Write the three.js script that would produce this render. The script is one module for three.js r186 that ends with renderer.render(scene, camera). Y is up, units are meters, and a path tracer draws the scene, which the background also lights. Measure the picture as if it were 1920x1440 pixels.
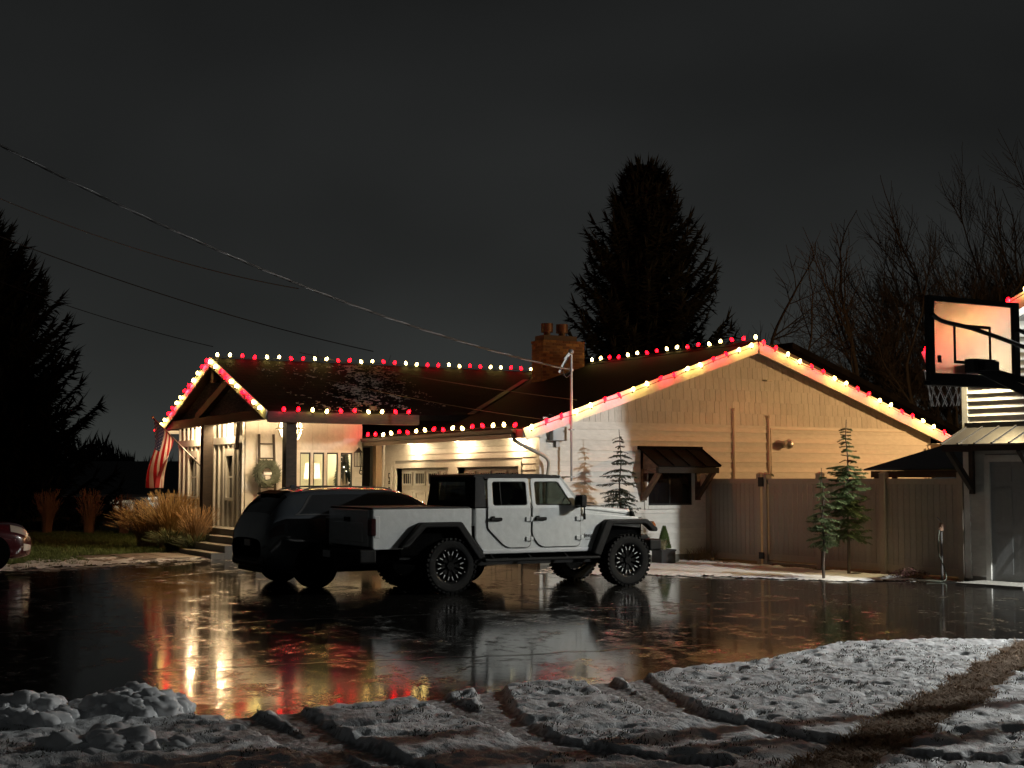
import * as THREE from 'three';
import { mergeGeometries, mergeVertices, toCreasedNormals } from 'three/addons/utils/BufferGeometryUtils.js';
import { RoundedBoxGeometry } from 'three/addons/geometries/RoundedBoxGeometry.js';
import { ImprovedNoise } from 'three/addons/math/ImprovedNoise.js';
import { createNoise3D } from 'simplex-noise';

// ------------------------------------------------------------------ camera, sky, sun, exposure
const scene = new THREE.Scene();
const camera = new THREE.PerspectiveCamera(30.96, 4 / 3, 0.1, 600);
camera.position.set(0, 1.8, 0);
{
  const a = THREE.MathUtils.degToRad(29.5), p = Math.atan(180 / 2600);
  camera.lookAt(Math.sin(a) * Math.cos(p) * 10, 1.8 + Math.sin(p) * 10, -Math.cos(a) * Math.cos(p) * 10);
}
const renderer = new THREE.WebGLRenderer({ antialias: true });
renderer.toneMapping = THREE.LinearToneMapping;
renderer.toneMappingExposure = 1;
renderer.shadowMap.enabled = true;

const rng = (s) => () => { s = (s + 0x6d2b79f5) | 0; let t = Math.imul(s ^ (s >>> 15), 1 | s); t = (t + Math.imul(t ^ (t >>> 7), 61 | t)) ^ t; return ((t ^ (t >>> 14)) >>> 0) / 4294967296; };
const R0 = rng(7), N3 = createNoise3D(rng(11)), PN = new ImprovedNoise();
const { clamp, lerp, smoothstep } = THREE.MathUtils;
const fbm = (x, y, z = 0, o = 4) => { let s = 0, a = 0.5, t = 0; for (let i = 0; i < o; i++) { s += a * N3(x, y, z); t += a; x *= 2.03; y *= 2.03; z *= 2.03; a *= 0.5; } return s / t; };

{ // overcast night sky: dim, a little lighter and greener towards the town's glow near the horizon
  const W = 512, H = 256, d = new Float32Array(W * H * 4);
  for (let j = 0; j < H; j++) {
    const el = ((j + 0.5) / H - 0.5) * Math.PI, y = Math.sin(el);
    for (let i = 0; i < W; i++) {
      const az = ((i + 0.5) / W - 0.5) * 2 * Math.PI, x = Math.cos(az) * Math.cos(el), z = Math.sin(az) * Math.cos(el);
      const glow = Math.exp(-Math.max(0, y) * 6.5), cl = fbm(x * 2.2, y * 5, z * 2.2 + 3, 4);
      const town = Math.max(0, x * 0.55 - z * 0.83), v = (0.0088 + 0.028 * glow * (0.72 + 0.42 * town * town)) * (1 + 0.34 * cl), o = (j * W + i) * 4;
      d[o] = v * 0.98; d[o + 1] = v * (1.03 + 0.03 * glow); d[o + 2] = v * (1.04 - 0.07 * glow); d[o + 3] = 1;
    }
  }
  const t = new THREE.DataTexture(d, W, H, THREE.RGBAFormat, THREE.FloatType);
  t.mapping = THREE.EquirectangularReflectionMapping; t.magFilter = THREE.LinearFilter; t.minFilter = THREE.LinearFilter; t.wrapS = THREE.RepeatWrapping; t.needsUpdate = true;
  scene.background = t; scene.environment = t;
}
{ // the faint light of the night sky itself
  const s = new THREE.DirectionalLight(0xcfd6e0, 0.004); s.name = 'moon_haze'; s.position.set(-20, 60, 30); s.target.position.set(12, 0, -25); s.shadow.radius = 40;
  s.castShadow = true; Object.assign(s.shadow.camera, { left: -45, right: 45, top: 45, bottom: -45, near: 1, far: 160 }); scene.add(s, s.target);
}

// ------------------------------------------------------------------ helpers
const V = (x, y, z) => new THREE.Vector3(x, y, z);
const used = {};
const numbered = (n) => { const k = used[n] = (used[n] ?? -1) + 1; return k ? `${n}_${String(k).padStart(3, '0')}` : n; };
function tag(o, label, category, group, kind) { o.userData = { label, category }; if (group) o.userData.group = group; if (kind) o.userData.kind = kind; return o; }
function thing(name, label, category, p = [0, 0, 0], turn = 0, group) {
  const o = new THREE.Group(); o.name = numbered(name); o.position.set(...p); o.rotation.y = turn; scene.add(o); return tag(o, label, category, group);
}
const shade = (m) => { m.castShadow = m.receiveShadow = true; return m; };
function part(name, geo, mat, parent) { const m = shade(new THREE.Mesh(geo, mat)); m.name = name; parent.add(m); return m; }
function struct(name, geo, mat, label, kind = 'structure') { const m = shade(new THREE.Mesh(geo, mat)); m.name = numbered(name); m.userData.kind = kind; if (label) m.userData.label = label; scene.add(m); return m; }
// a box by its corners, uv in metres
function box(x0, x1, y0, y1, z0, z1) {
  const w = x1 - x0, h = y1 - y0, d = z1 - z0, g = new THREE.BoxGeometry(w, h, d), uv = g.attributes.uv, n = g.attributes.normal, p = g.attributes.position;
  for (let i = 0; i < uv.count; i++) {
    const ax = Math.abs(n.getX(i)), ay = Math.abs(n.getY(i));
    if (ax > 0.5) uv.setXY(i, p.getZ(i), p.getY(i)); else if (ay > 0.5) uv.setXY(i, p.getX(i), p.getZ(i)); else uv.setXY(i, p.getX(i), p.getY(i));
  }
  return g.translate((x0 + x1) / 2, (y0 + y1) / 2, (z0 + z1) / 2);
}
const rbox = (w, h, d, r = 0.02, s = 2) => new RoundedBoxGeometry(w, h, d, s, r);
const strip = (g) => { const o = g.index ? g.toNonIndexed() : g; for (const k of Object.keys(o.attributes)) if (!['position', 'normal', 'uv'].includes(k)) o.deleteAttribute(k); if (!o.attributes.uv) o.setAttribute('uv', new THREE.BufferAttribute(new Float32Array(o.attributes.position.count * 2), 2)); return o; };
const merge = (...gs) => mergeGeometries(gs.flat().map(strip));
// triangles from a list of points, flat faces; uv from x,z (or given)
function tris(list, uvf = (p) => [p[0], p[2]]) {
  const pos = [], uv = [];
  for (const t of list) for (const p of t) { pos.push(...p); uv.push(...uvf(p)); }
  const g = new THREE.BufferGeometry(); g.setAttribute('position', new THREE.Float32BufferAttribute(pos, 3)); g.setAttribute('uv', new THREE.Float32BufferAttribute(uv, 2)); g.computeVertexNormals(); return g;
}
// a prism between two rings of points (same count): sides and both ends
function prism(a, b, uvf) {
  const n = a.length, T = [];
  for (let i = 0; i < n; i++) { const j = (i + 1) % n; T.push([a[i], a[j], b[j]], [a[i], b[j], b[i]]); }
  for (let i = 1; i + 1 < n; i++) { T.push([a[0], a[i + 1], a[i]], [b[0], b[i], b[i + 1]]); }
  return tris(T, uvf);
}
const slab = (pts, t) => prism(pts, pts.map(([x, y, z]) => [x, y - t, z]));
// a beam of w (across) by h (in the plane of "up") between two points
function beam(a, b, w, h, up = V(0, 1, 0)) {
  const A = V(...a), B = V(...b), d = B.clone().sub(A), L = d.length(), x = d.clone().normalize(), z = x.clone().cross(up).normalize(), y = z.clone().cross(x).normalize();
  const g = box(-L / 2, L / 2, -h / 2, h / 2, -w / 2, w / 2), m = new THREE.Matrix4().makeBasis(x, y, z); m.setPosition(A.add(B).multiplyScalar(0.5)); return g.applyMatrix4(m);
}
function tube(pts, r, seg = 24, rad = 6, closed = false) { return new THREE.TubeGeometry(new THREE.CatmullRomCurve3(pts.map((p) => V(...p)), closed), seg, r, rad, closed); }
function taper(pts, radii, rad = 5) { // a tapered limb through points
  const pos = [], idx = [], uv = [], n = pts.length, up = V(0.31, 0.5, 0.81).normalize();
  let len = 0;
  for (let i = 0; i < n; i++) {
    const d = pts[Math.min(i + 1, n - 1)].clone().sub(pts[Math.max(i - 1, 0)]).normalize(), a = d.clone().cross(Math.abs(d.dot(up)) > 0.95 ? V(1, 0, 0) : up).normalize(), b = d.clone().cross(a);
    if (i) len += pts[i].distanceTo(pts[i - 1]);
    for (let k = 0; k <= rad; k++) { const t = (k / rad) * Math.PI * 2, c = Math.cos(t) * radii[i], s = Math.sin(t) * radii[i]; pos.push(pts[i].x + a.x * c + b.x * s, pts[i].y + a.y * c + b.y * s, pts[i].z + a.z * c + b.z * s); uv.push(k / rad, len); }
  }
  for (let i = 0; i + 1 < n; i++) for (let k = 0; k < rad; k++) { const p = i * (rad + 1) + k, q = p + rad + 1; idx.push(p, p + 1, q, p + 1, q + 1, q); }
  const g = new THREE.BufferGeometry(); g.setAttribute('position', new THREE.Float32BufferAttribute(pos, 3)); g.setAttribute('uv', new THREE.Float32BufferAttribute(uv, 2)); g.setIndex(idx); g.computeVertexNormals(); return g;
}
// a shape in x,y pulled along z, bevelled
function ext(pts, z0, z1, bevel = 0, holes = []) {
  const s = Array.isArray(pts) ? new THREE.Shape(pts.map((p) => new THREE.Vector2(...p))) : pts;
  for (const h of holes) s.holes.push(Array.isArray(h) ? new THREE.Path(h.map((p) => new THREE.Vector2(...p))) : h);
  const b = bevel, g = new THREE.ExtrudeGeometry(s, { depth: z1 - z0 - 2 * b, bevelEnabled: b > 0, bevelThickness: b, bevelSize: b, bevelOffset: -b, bevelSegments: 2, curveSegments: 10 });
  return g.translate(0, 0, z0 + b);
}
function roundPoly(pts, r, C = THREE.Shape) { // corners rounded by r (one number or one per corner)
  const s = new C(), n = pts.length;
  for (let i = 0; i < n; i++) {
    const p = pts[i], a = pts[(i + n - 1) % n], b = pts[(i + 1) % n], rr = Array.isArray(r) ? r[i] : r;
    const la = Math.hypot(a[0] - p[0], a[1] - p[1]), lb = Math.hypot(b[0] - p[0], b[1] - p[1]), q = Math.min(rr, la * 0.49, lb * 0.49);
    const e = [p[0] + ((a[0] - p[0]) / la) * q, p[1] + ((a[1] - p[1]) / la) * q], f = [p[0] + ((b[0] - p[0]) / lb) * q, p[1] + ((b[1] - p[1]) / lb) * q];
    if (i) s.lineTo(...e); else s.moveTo(...e);
    s.quadraticCurveTo(p[0], p[1], ...f);
  }
  s.closePath(); return s;
}
// ------------------------------------------------------------------ textures
function dataTex(w, h, f, srgb = false) {
  const d = new Uint8Array(w * h * 4);
  for (let j = 0; j < h; j++) for (let i = 0; i < w; i++) { const c = f(i / w, j / h, i, j), o = (j * w + i) * 4; if (typeof c === 'number') d[o] = d[o + 1] = d[o + 2] = clamp(c, 0, 1) * 255; else for (let k = 0; k < 3; k++) d[o + k] = clamp(c[k], 0, 1) * 255; d[o + 3] = 255; }
  const t = new THREE.DataTexture(d, w, h); t.wrapS = t.wrapT = THREE.RepeatWrapping; t.magFilter = THREE.LinearFilter; t.minFilter = THREE.LinearMipmapLinearFilter; t.generateMipmaps = true; if (srgb) t.colorSpace = THREE.SRGBColorSpace; t.needsUpdate = true; return t;
}
// seamless noise: the unit square wrapped on a torus
const tileN = (u, v, f, seed = 0, o = 4) => { const a = u * Math.PI * 2, b = v * Math.PI * 2; return 0.5 * (fbm(Math.cos(a) * f + seed, Math.sin(a) * f, Math.cos(b) * f, o) + fbm(Math.sin(b) * f + seed, Math.sin(a) * f + 5, Math.cos(a + b) * f, o)); };
const rep = (t, x, y = x) => { const c = t.clone(); c.repeat.set(x, y); c.needsUpdate = true; return c; };
const grainTex = dataTex(256, 256, (u, v) => 0.5 + 0.5 * tileN(u, v, 6, 1, 5));
const mottleTex = dataTex(256, 256, (u, v) => 0.5 + 0.6 * tileN(u, v, 1.2, 4, 5));
const paintTint = dataTex(256, 256, (u, v) => { const n = tileN(u, v, 1.5, 9, 5), s = tileN(u, v, 9, 2, 3); const k = 0.93 + 0.07 * n + 0.04 * s; return [k, k, k * 0.99]; }, true);
const woodTint = dataTex(256, 256, (u, v) => { const n = fbm(Math.cos(u * 6.283) * 1.2, Math.sin(u * 6.283) * 1.2, v * 40, 3), k = 0.72 + 0.28 * n; return [k, k * 0.97, k * 0.93]; }, true);
// ------------------------------------------------------------------ materials
const lin = (r, g, b) => new THREE.Color().setRGB(r, g, b);
const M = (r, g, b, rough = 0.7, x = {}) => new THREE.MeshStandardMaterial({ color: lin(r, g, b), roughness: rough, ...x });
const MP = (r, g, b, rough = 0.5, x = {}) => new THREE.MeshPhysicalMaterial({ color: lin(r, g, b), roughness: rough, ...x });
const siding = [0.74, 0.76, 0.78, 0.72].map((k) => M(k, k * 0.985, k * 0.95, 0.55, { map: rep(paintTint, 0.4, 1.5), bumpMap: rep(grainTex, 0.7, 3), bumpScale: 0.0012 }));
const shingleM = [0.7, 0.74, 0.66, 0.71].map((k) => M(k, k * 0.98, k * 0.94, 0.65, { map: rep(paintTint, 2, 1), bumpMap: rep(grainTex, 6, 1.5), bumpScale: 0.002 }));
const trimW = M(0.76, 0.755, 0.73, 0.5, { map: rep(paintTint, 0.8, 0.8), bumpMap: rep(grainTex, 3, 3), bumpScale: 0.0006 });
const woodDark = M(0.042, 0.026, 0.017, 0.65, { map: rep(woodTint, 0.6, 0.3), bumpMap: rep(grainTex, 3, 3), bumpScale: 0.003 });
const woodMid = M(0.16, 0.095, 0.055, 0.65, { map: rep(woodTint, 0.6, 0.3), bumpMap: rep(grainTex, 3, 3), bumpScale: 0.002 });
const blackMetal = M(0.012, 0.012, 0.012, 0.45, { metalness: 0.3 }), steel = M(0.55, 0.55, 0.55, 0.38, { metalness: 0.8, bumpMap: rep(grainTex, 4), bumpScale: 0.0005 });
const galv = M(0.3, 0.31, 0.32, 0.5, { metalness: 0.4 }), blackPlastic = MP(0.006, 0.006, 0.006, 0.62, { specularIntensity: 0.3, bumpMap: rep(grainTex, 30), bumpScale: 0.0006 });
const rubber = MP(0.007, 0.007, 0.007, 0.85, { specularIntensity: 0.35, bumpMap: rep(grainTex, 20), bumpScale: 0.001 });
const concrete = M(0.22, 0.21, 0.19, 0.7, { map: rep(paintTint, 0.7), bumpMap: rep(grainTex, 2), bumpScale: 0.004 });
const roofTex = dataTex(256, 256, (u, v) => { const row = Math.floor(v * 8), x = u * 6 + (row % 2) * 0.5, t = (v * 8) % 1, gap = (x % 1) < 0.06 ? 0.3 : 0; return clamp(0.9 - t * 0.5 - gap + 0.25 * tileN(u, v, 8, 3, 3), 0, 1); });
const roofTint = dataTex(256, 256, (u, v) => { const row = Math.floor(v * 8), x = Math.floor(u * 6 + (row % 2) * 0.5), h = Math.abs(Math.sin(row * 12.9 + x * 78.2) * 43758.5) % 1, k = 0.55 + 0.3 * h + 0.2 * tileN(u, v, 7, 6, 3); return [k, k * 0.96, k * 0.92]; }, true);
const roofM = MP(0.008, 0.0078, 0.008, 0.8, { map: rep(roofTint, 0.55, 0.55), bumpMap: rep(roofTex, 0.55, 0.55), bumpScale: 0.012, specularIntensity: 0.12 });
const glassM = MP(1, 1, 1, 0.02, { transmission: 1, thickness: 0, ior: 1.5 });
const tintGlass = MP(0.16, 0.18, 0.17, 0.03, { transmission: 1, thickness: 0, ior: 1.5 });
const darkGlass = MP(0.006, 0.006, 0.007, 0.05, { specularIntensity: 1 });
const snowBump = dataTex(512, 512, (u, v) => clamp(0.5 + 0.34 * tileN(u, v, 3, 21, 6) + 0.3 * tileN(u, v, 26, 5, 4), 0, 1));
const snowM = M(0.8, 0.82, 0.84, 0.6, { bumpMap: rep(snowBump, 0.9, 0.9), bumpScale: 0.05 });
const snowThin = M(0.7, 0.71, 0.72, 0.6, { bumpMap: rep(snowBump, 1.6, 1.6), bumpScale: 0.03 });
// ------------------------------------------------------------------ lamps that are far out of the frame or on poles
function pointLamp(parent, p, color, intensity, radius = 1, name = 'bulb_light') { const l = new THREE.PointLight(color, intensity); l.name = name; l.position.set(...p); l.castShadow = true; l.shadow.radius = radius; parent.add(l); return l; }
const glow = (r, g, b) => M(0.8, 0.8, 0.8, 0.4, { emissive: lin(r, g, b), emissiveIntensity: 1 });
const COOL = lin(0.98, 1.0, 0.96), WARM = lin(1.0, 0.68, 0.34), PORCH = lin(1.0, 0.7, 0.38), AMBER = lin(1.0, 0.55, 0.215);
const warmGlow = glow(5, 4.0, 2.5);
// ================================================================== the house
const HB = [20, 0, -30];
const house = thing('ranch_house', 'white single storey ranch house with attached garage, porch gable and light strings along its roofs', 'house', HB);
const hp = (name, geo, mat, parent = house) => part(name, geo.translate(-HB[0], -HB[1], -HB[2]), mat, parent);
const ZG = -25.3, XG = 15, ZW = -33.3, FL = 0.62;
const gabY = (x) => 5.0 - 0.339 * Math.abs(x - 20.7);                 // top of the garage wing's roof
const porY = (z) => 4.92 - 0.36 * Math.abs(z + 34.5);                 // top of the porch wing's roof
let pick = 0; const sid = () => siding[(pick = (pick * 7 + 3) % 11) % 4];
// lap board along x facing +z, or along z facing -x: a wedge, thick at its lower edge
function lapX(x0, x1, y0, y1, z, t = 0.024, uvo = R0() * 5) { const a = (x) => [[x, y0, z], [x, y0, z + t], [x, y1 + 0.012, z + 0.005], [x, y1 + 0.012, z]]; return prism(a(x1), a(x0), (p) => [p[0] + uvo, p[1] * 1 + uvo]); }
function lapZ(z0, z1, y0, y1, x, t = 0.024, uvo = R0() * 5) { const a = (z) => [[x, y0, z], [x - t, y0, z], [x - 0.005, y1 + 0.012, z], [x, y1 + 0.012, z]]; return prism(a(z1), a(z0), (p) => [p[2] + uvo, p[1] + uvo]); }
const sheath = M(0.3, 0.3, 0.29, 0.8);
// --- shells with thickness (outer skins are boards below)
{
  const gw = (x) => gabY(x) - 0.2;
  hp('wall', ext([[15.0, 0], [26.4, 0], [26.4, gw(26.4)], [20.7, gw(20.7)], [15.0, gw(15)]], ZG - 0.16, ZG), sheath);
  hp('foundation', merge(box(14.99, 26.45, 0, 0.15, ZG - 0.05, ZG + 0.012), box(14.985, 15.2, 0, 0.1, -33.3, -25.36)), concrete);
  // garage wall with two openings
  hp('wall', merge(box(15.0, 15.16, 2.1, 2.88, -33.3, ZG - 0.165), box(15.0, 15.16, 0, 2.1, -33.3, -32.5), box(15.0, 15.16, 0, 2.1, -29.53, -29.06), box(15.0, 15.16, 0, 2.1, -26.16, ZG - 0.165)), sheath);
  hp('wall', box(26.24, 26.4, 0, 2.9, -39, ZG - 0.165), sheath);                                   // far side
  hp('wall', merge(box(15.0, 15.16, 0, 2.88, -39, -34.95), box(15.0, 15.16, 2.67, 2.88, -34.95, -34.05), box(15.0, 15.16, 0, 2.88, -34.05, -33.302)), sheath);
  hp('wall', box(11.36, 26.2, 0, 3.2, -39.05, -38.9), sheath);                                     // back
  hp('floor', box(15.2, 26.2, -0.02, 0.03, -38.8, ZG - 0.2), concrete);
  hp('ceiling', box(15.17, 26.2, 2.72, 2.78, -38.8, ZG - 0.2), trimW);
}
// --- garage wing gable: lap siding below, cut shingles above
{
  const win = { x0: 17.66, x1: 19.04, y0: 1.16, y1: 2.14 };
  let ri = 0; for (let y = 0.15; y < 3.04; y += 0.1144) {
    const y1 = y + 0.1144; const lt = ri++ % 2 ? 0.014 : 0.027;
    if (y1 > win.y0 + 0.02 && y < win.y1 - 0.02) { hp('siding_board', lapX(15.07, win.x0, y, y1, ZG, lt), sid()); hp('siding_board', lapX(win.x1, 26.35, y, y1, ZG, lt), sid()); }
    else hp('siding_board', lapX(15.07, 26.35, y, y1, ZG, lt), sid());
  }
  const r = rng(5);
  let row = 0;
  for (let y = 3.066; y < 4.78; y += 0.27, row++) {
    const y1 = y + 0.27, half = Math.min(5.66, (gabY(20.7) - 0.17 - y) / 0.339);
    let x = 20.7 - half + (row % 2) * 0.06;
    while (x < 20.7 + half - 0.03) {
      let w = 0.125 + r() * 0.1; if (x + w > 20.7 + half - 0.05) w = 20.7 + half - x;
      const top = (q) => Math.min(y1 + 0.015, gabY(q) - 0.17), b = y - r() * 0.008, g = 0.004, t = 0.016 + r() * 0.006;
      const xa = x + g, xb = x + w - g, ta = Math.max(top(xa), b + 0.01), tb = Math.max(top(xb), b + 0.01);
      const F = [[xa, b, ZG + t], [xb, b, ZG + t], [xb, tb, ZG + 0.006], [xa, ta, ZG + 0.006]], B = F.map((p) => [p[0], p[1], ZG]), uo = r() * 3;
      hp('shingle', prism(B, F, (p) => [p[0] + uo, p[1] + uo]), shingleM[Math.floor(r() * 4)]);
      x += w;
    }
  }
  hp('corner_trim', box(14.96, 15.068, 0.12, 2.98, ZG - 0.11, ZG + 0.035), trimW);
  hp('corner_trim', box(26.352, 26.43, 0.12, 3.0, ZG - 0.09, ZG + 0.035), trimW);
  // window under the awning
  const w = hp('window', merge(box(17.66, 17.75, 1.16, 2.14, ZG, ZG + 0.045), box(18.95, 19.04, 1.16, 2.14, ZG, ZG + 0.045), box(17.75, 18.95, 1.16, 1.24, ZG, ZG + 0.055), box(17.75, 18.95, 2.0, 2.14, ZG, ZG + 0.045)), trimW);
  hp('sash', merge(box(17.75, 17.79, 1.24, 2.0, ZG - 0.02, ZG + 0.02), box(18.91, 18.95, 1.24, 2.0, ZG - 0.02, ZG + 0.02), box(18.33, 18.37, 1.28, 1.96, ZG - 0.02, ZG + 0.018), box(17.79, 18.91, 1.24, 1.28, ZG - 0.02, ZG + 0.02), box(17.79, 18.91, 1.96, 2.0, ZG - 0.02, ZG + 0.02)), blackMetal, w);
  hp('pane', box(17.79, 18.33, 1.28, 1.96, ZG - 0.004, ZG + 0.004), darkGlass, w); hp('pane', box(18.37, 18.91, 1.28, 1.96, ZG - 0.004, ZG + 0.004), darkGlass, w);
}
// --- awning over that window: standing-seam panels on two knee brackets
{
  const x0 = 17.5, x1 = 19.2, yt = 2.5, yb = 2.1, zt = ZG + 0.05, zb = ZG + 0.78, a = new THREE.Group(); a.name = 'window_awning'; house.add(a);
  const n = 4, metalRoof = MP(0.003, 0.0027, 0.0025, 0.85, { specularIntensity: 0.12, bumpMap: rep(grainTex, 2), bumpScale: 0.002 });
  for (let i = 0; i < n; i++) { const p = x0 + ((x1 - x0) * i) / n, q = x0 + ((x1 - x0) * (i + 1)) / n - 0.008; hp('metal_panel', slab([[p, yt, zt], [p, yb, zb], [q, yb, zb], [q, yt, zt]], 0.02), metalRoof, a); }
  for (let i = 0; i <= n; i++) { const p = x0 + ((x1 - x0) * i) / n; hp('seam', beam([p, yt + 0.012, zt], [p, yb + 0.012, zb], 0.022, 0.035), metalRoof, a); }
  hp('ridge_flashing', box(x0 - 0.02, x1 + 0.02, yt - 0.03, yt + 0.05, ZG + 0.02, ZG + 0.1), metalRoof, a);
  hp('front_beam', box(x0 + 0.03, x1 - 0.03, 1.95, 2.075, zb - 0.13, zb - 0.03), MP(0.008, 0.006, 0.005, 0.7, { specularIntensity: 0.4 }), a);
  for (const bx of [x0 + 0.06, x1 - 0.17]) {
    hp('bracket', merge(box(bx, bx + 0.1, 1.35, 2.42, ZG + 0.025, ZG + 0.12), beam([bx + 0.05, 1.43, ZG + 0.09], [bx + 0.05, 1.98, zb - 0.12], 0.095, 0.1, V(0, 1, 0)), beam([bx + 0.05, 1.99, ZG + 0.1], [bx + 0.05, 1.99, zb - 0.14], 0.085, 0.09)), woodMid, a);
    hp('side_board', ext([[0, 0], [0.66, 0], [0.66, 0.04], [0.04, 0.4], [0, 0.4]], 0, 0.03).rotateY(-Math.PI / 2).translate(bx < 18 ? bx + 0.03 : bx + 0.1, 2.04, ZG + 0.03), woodMid, a);
  }
}
// --- garage wall: lap boards, doors
{
  const rows = []; for (let y = 0.1; y < 2.82; y += 0.137) rows.push([y, Math.min(y + 0.137, 2.85)]);
  for (const [a, b] of rows) {
    if (a > 2.2) { hp('siding_board', lapZ(-33.22, ZG - 0.11, a, b, XG), sid()); continue; }
    hp('siding_board', lapZ(-33.22, -32.62, a, b, XG), sid()); hp('siding_board', lapZ(-26.04, ZG - 0.11, a, b, XG), sid());
  }
  // trim round the two openings
  hp('door_trim', merge(box(14.955, 15.0, 2.1, 2.215, -32.62, -26.04), box(14.955, 15.17, 0, 2.1, -32.62, -32.5), box(14.955, 15.17, 0, 2.1, -29.53, -29.06), box(14.955, 15.17, 0, 2.1, -26.16, -26.04)), trimW);
  const doorM = M(0.62, 0.6, 0.56, 0.5, { map: rep(paintTint, 0.6), bumpMap: rep(grainTex, 2, 0.4), bumpScale: 0.001 });
  for (const [z0, z1] of [[-32.5, -29.53], [-29.06, -26.16]]) {
    const D = hp('garage_door', box(15.17, 15.2, 0.01, 2.1, z0 - 0.02, z1 + 0.02), doorM), n = 4;
    for (let k = 0; k < n; k++) {
      const y0 = 0.02 + k * 0.52, y1 = y0 + 0.51;
      hp('section', box(15.135, 15.17, y0, y1, z0, z1), doorM, D);
      for (let j = 0; j < 4; j++) {
        const w = (z1 - z0) / 4, a = z0 + j * w + 0.09, b = z0 + (j + 1) * w - 0.09;
        if (k < 3) { hp('raised_panel', merge(box(15.118, 15.135, y0 + 0.07, y0 + 0.1, a, b), box(15.118, 15.135, y1 - 0.1, y1 - 0.07, a, b), box(15.118, 15.135, y0 + 0.1, y1 - 0.1, a, a + 0.03), box(15.118, 15.135, y0 + 0.1, y1 - 0.1, b - 0.03, b)), doorM, D); continue; }
        hp('window_frame', merge(box(15.1, 15.135, y0 + 0.08, y0 + 0.13, a, b), box(15.1, 15.135, y1 - 0.13, y1 - 0.08, a, b), box(15.1, 15.135, y0 + 0.13, y1 - 0.13, a, a + 0.05), box(15.1, 15.135, y0 + 0.13, y1 - 0.13, b - 0.05, b), ...[1, 2, 3].map((q) => { const m = a + 0.05 + ((b - a - 0.1) * q) / 4; return box(15.112, 15.133, y0 + 0.13, y1 - 0.13, m - 0.009, m + 0.009); })), trimW, D);
        hp('pane', box(15.126, 15.134, y0 + 0.13, y1 - 0.13, a + 0.05, b - 0.05), darkGlass, D);
      }
    }
  }
  // smooth return wall and entry door past the siding
  hp('corner_trim', box(14.93, 15.0, 0.1, 2.84, -33.3, -33.22), trimW);
  hp('pilaster', box(14.76, 14.99, 0.1, 2.84, -33.5, -33.302), M(0.42, 0.3, 0.2, 0.6, { map: paintTint, bumpMap: grainTex, bumpScale: 0.001 }));
  hp('house_number_board', box(14.94, 14.976, 1.0, 2.17, -32.99, -32.7), trimW);
}
{ // house numbers, raised black figures one above the other (too soft in the photograph to read)
  const bar = (z0, z1, y0, y1) => box(14.93, 14.945, y0, y1, z0, z1), zc = -32.845, fig = [];
  for (let k = 0; k < 4; k++) { const y = 1.95 - k * 0.25; for (const [a, b, c, d] of [[-0.05, 0.05, 0, 0.03], [-0.05, -0.02, -0.08, 0], [-0.05, 0.05, -0.11, -0.08], [0.02, 0.05, -0.19, -0.11], [-0.05, 0.05, -0.21, -0.18]]) if (!(k % 2 && a === -0.05 && b === -0.02)) fig.push(bar(zc + a, zc + b, y + c, y + d)); }
  hp('house_number', merge(fig), blackMetal);
}
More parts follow.
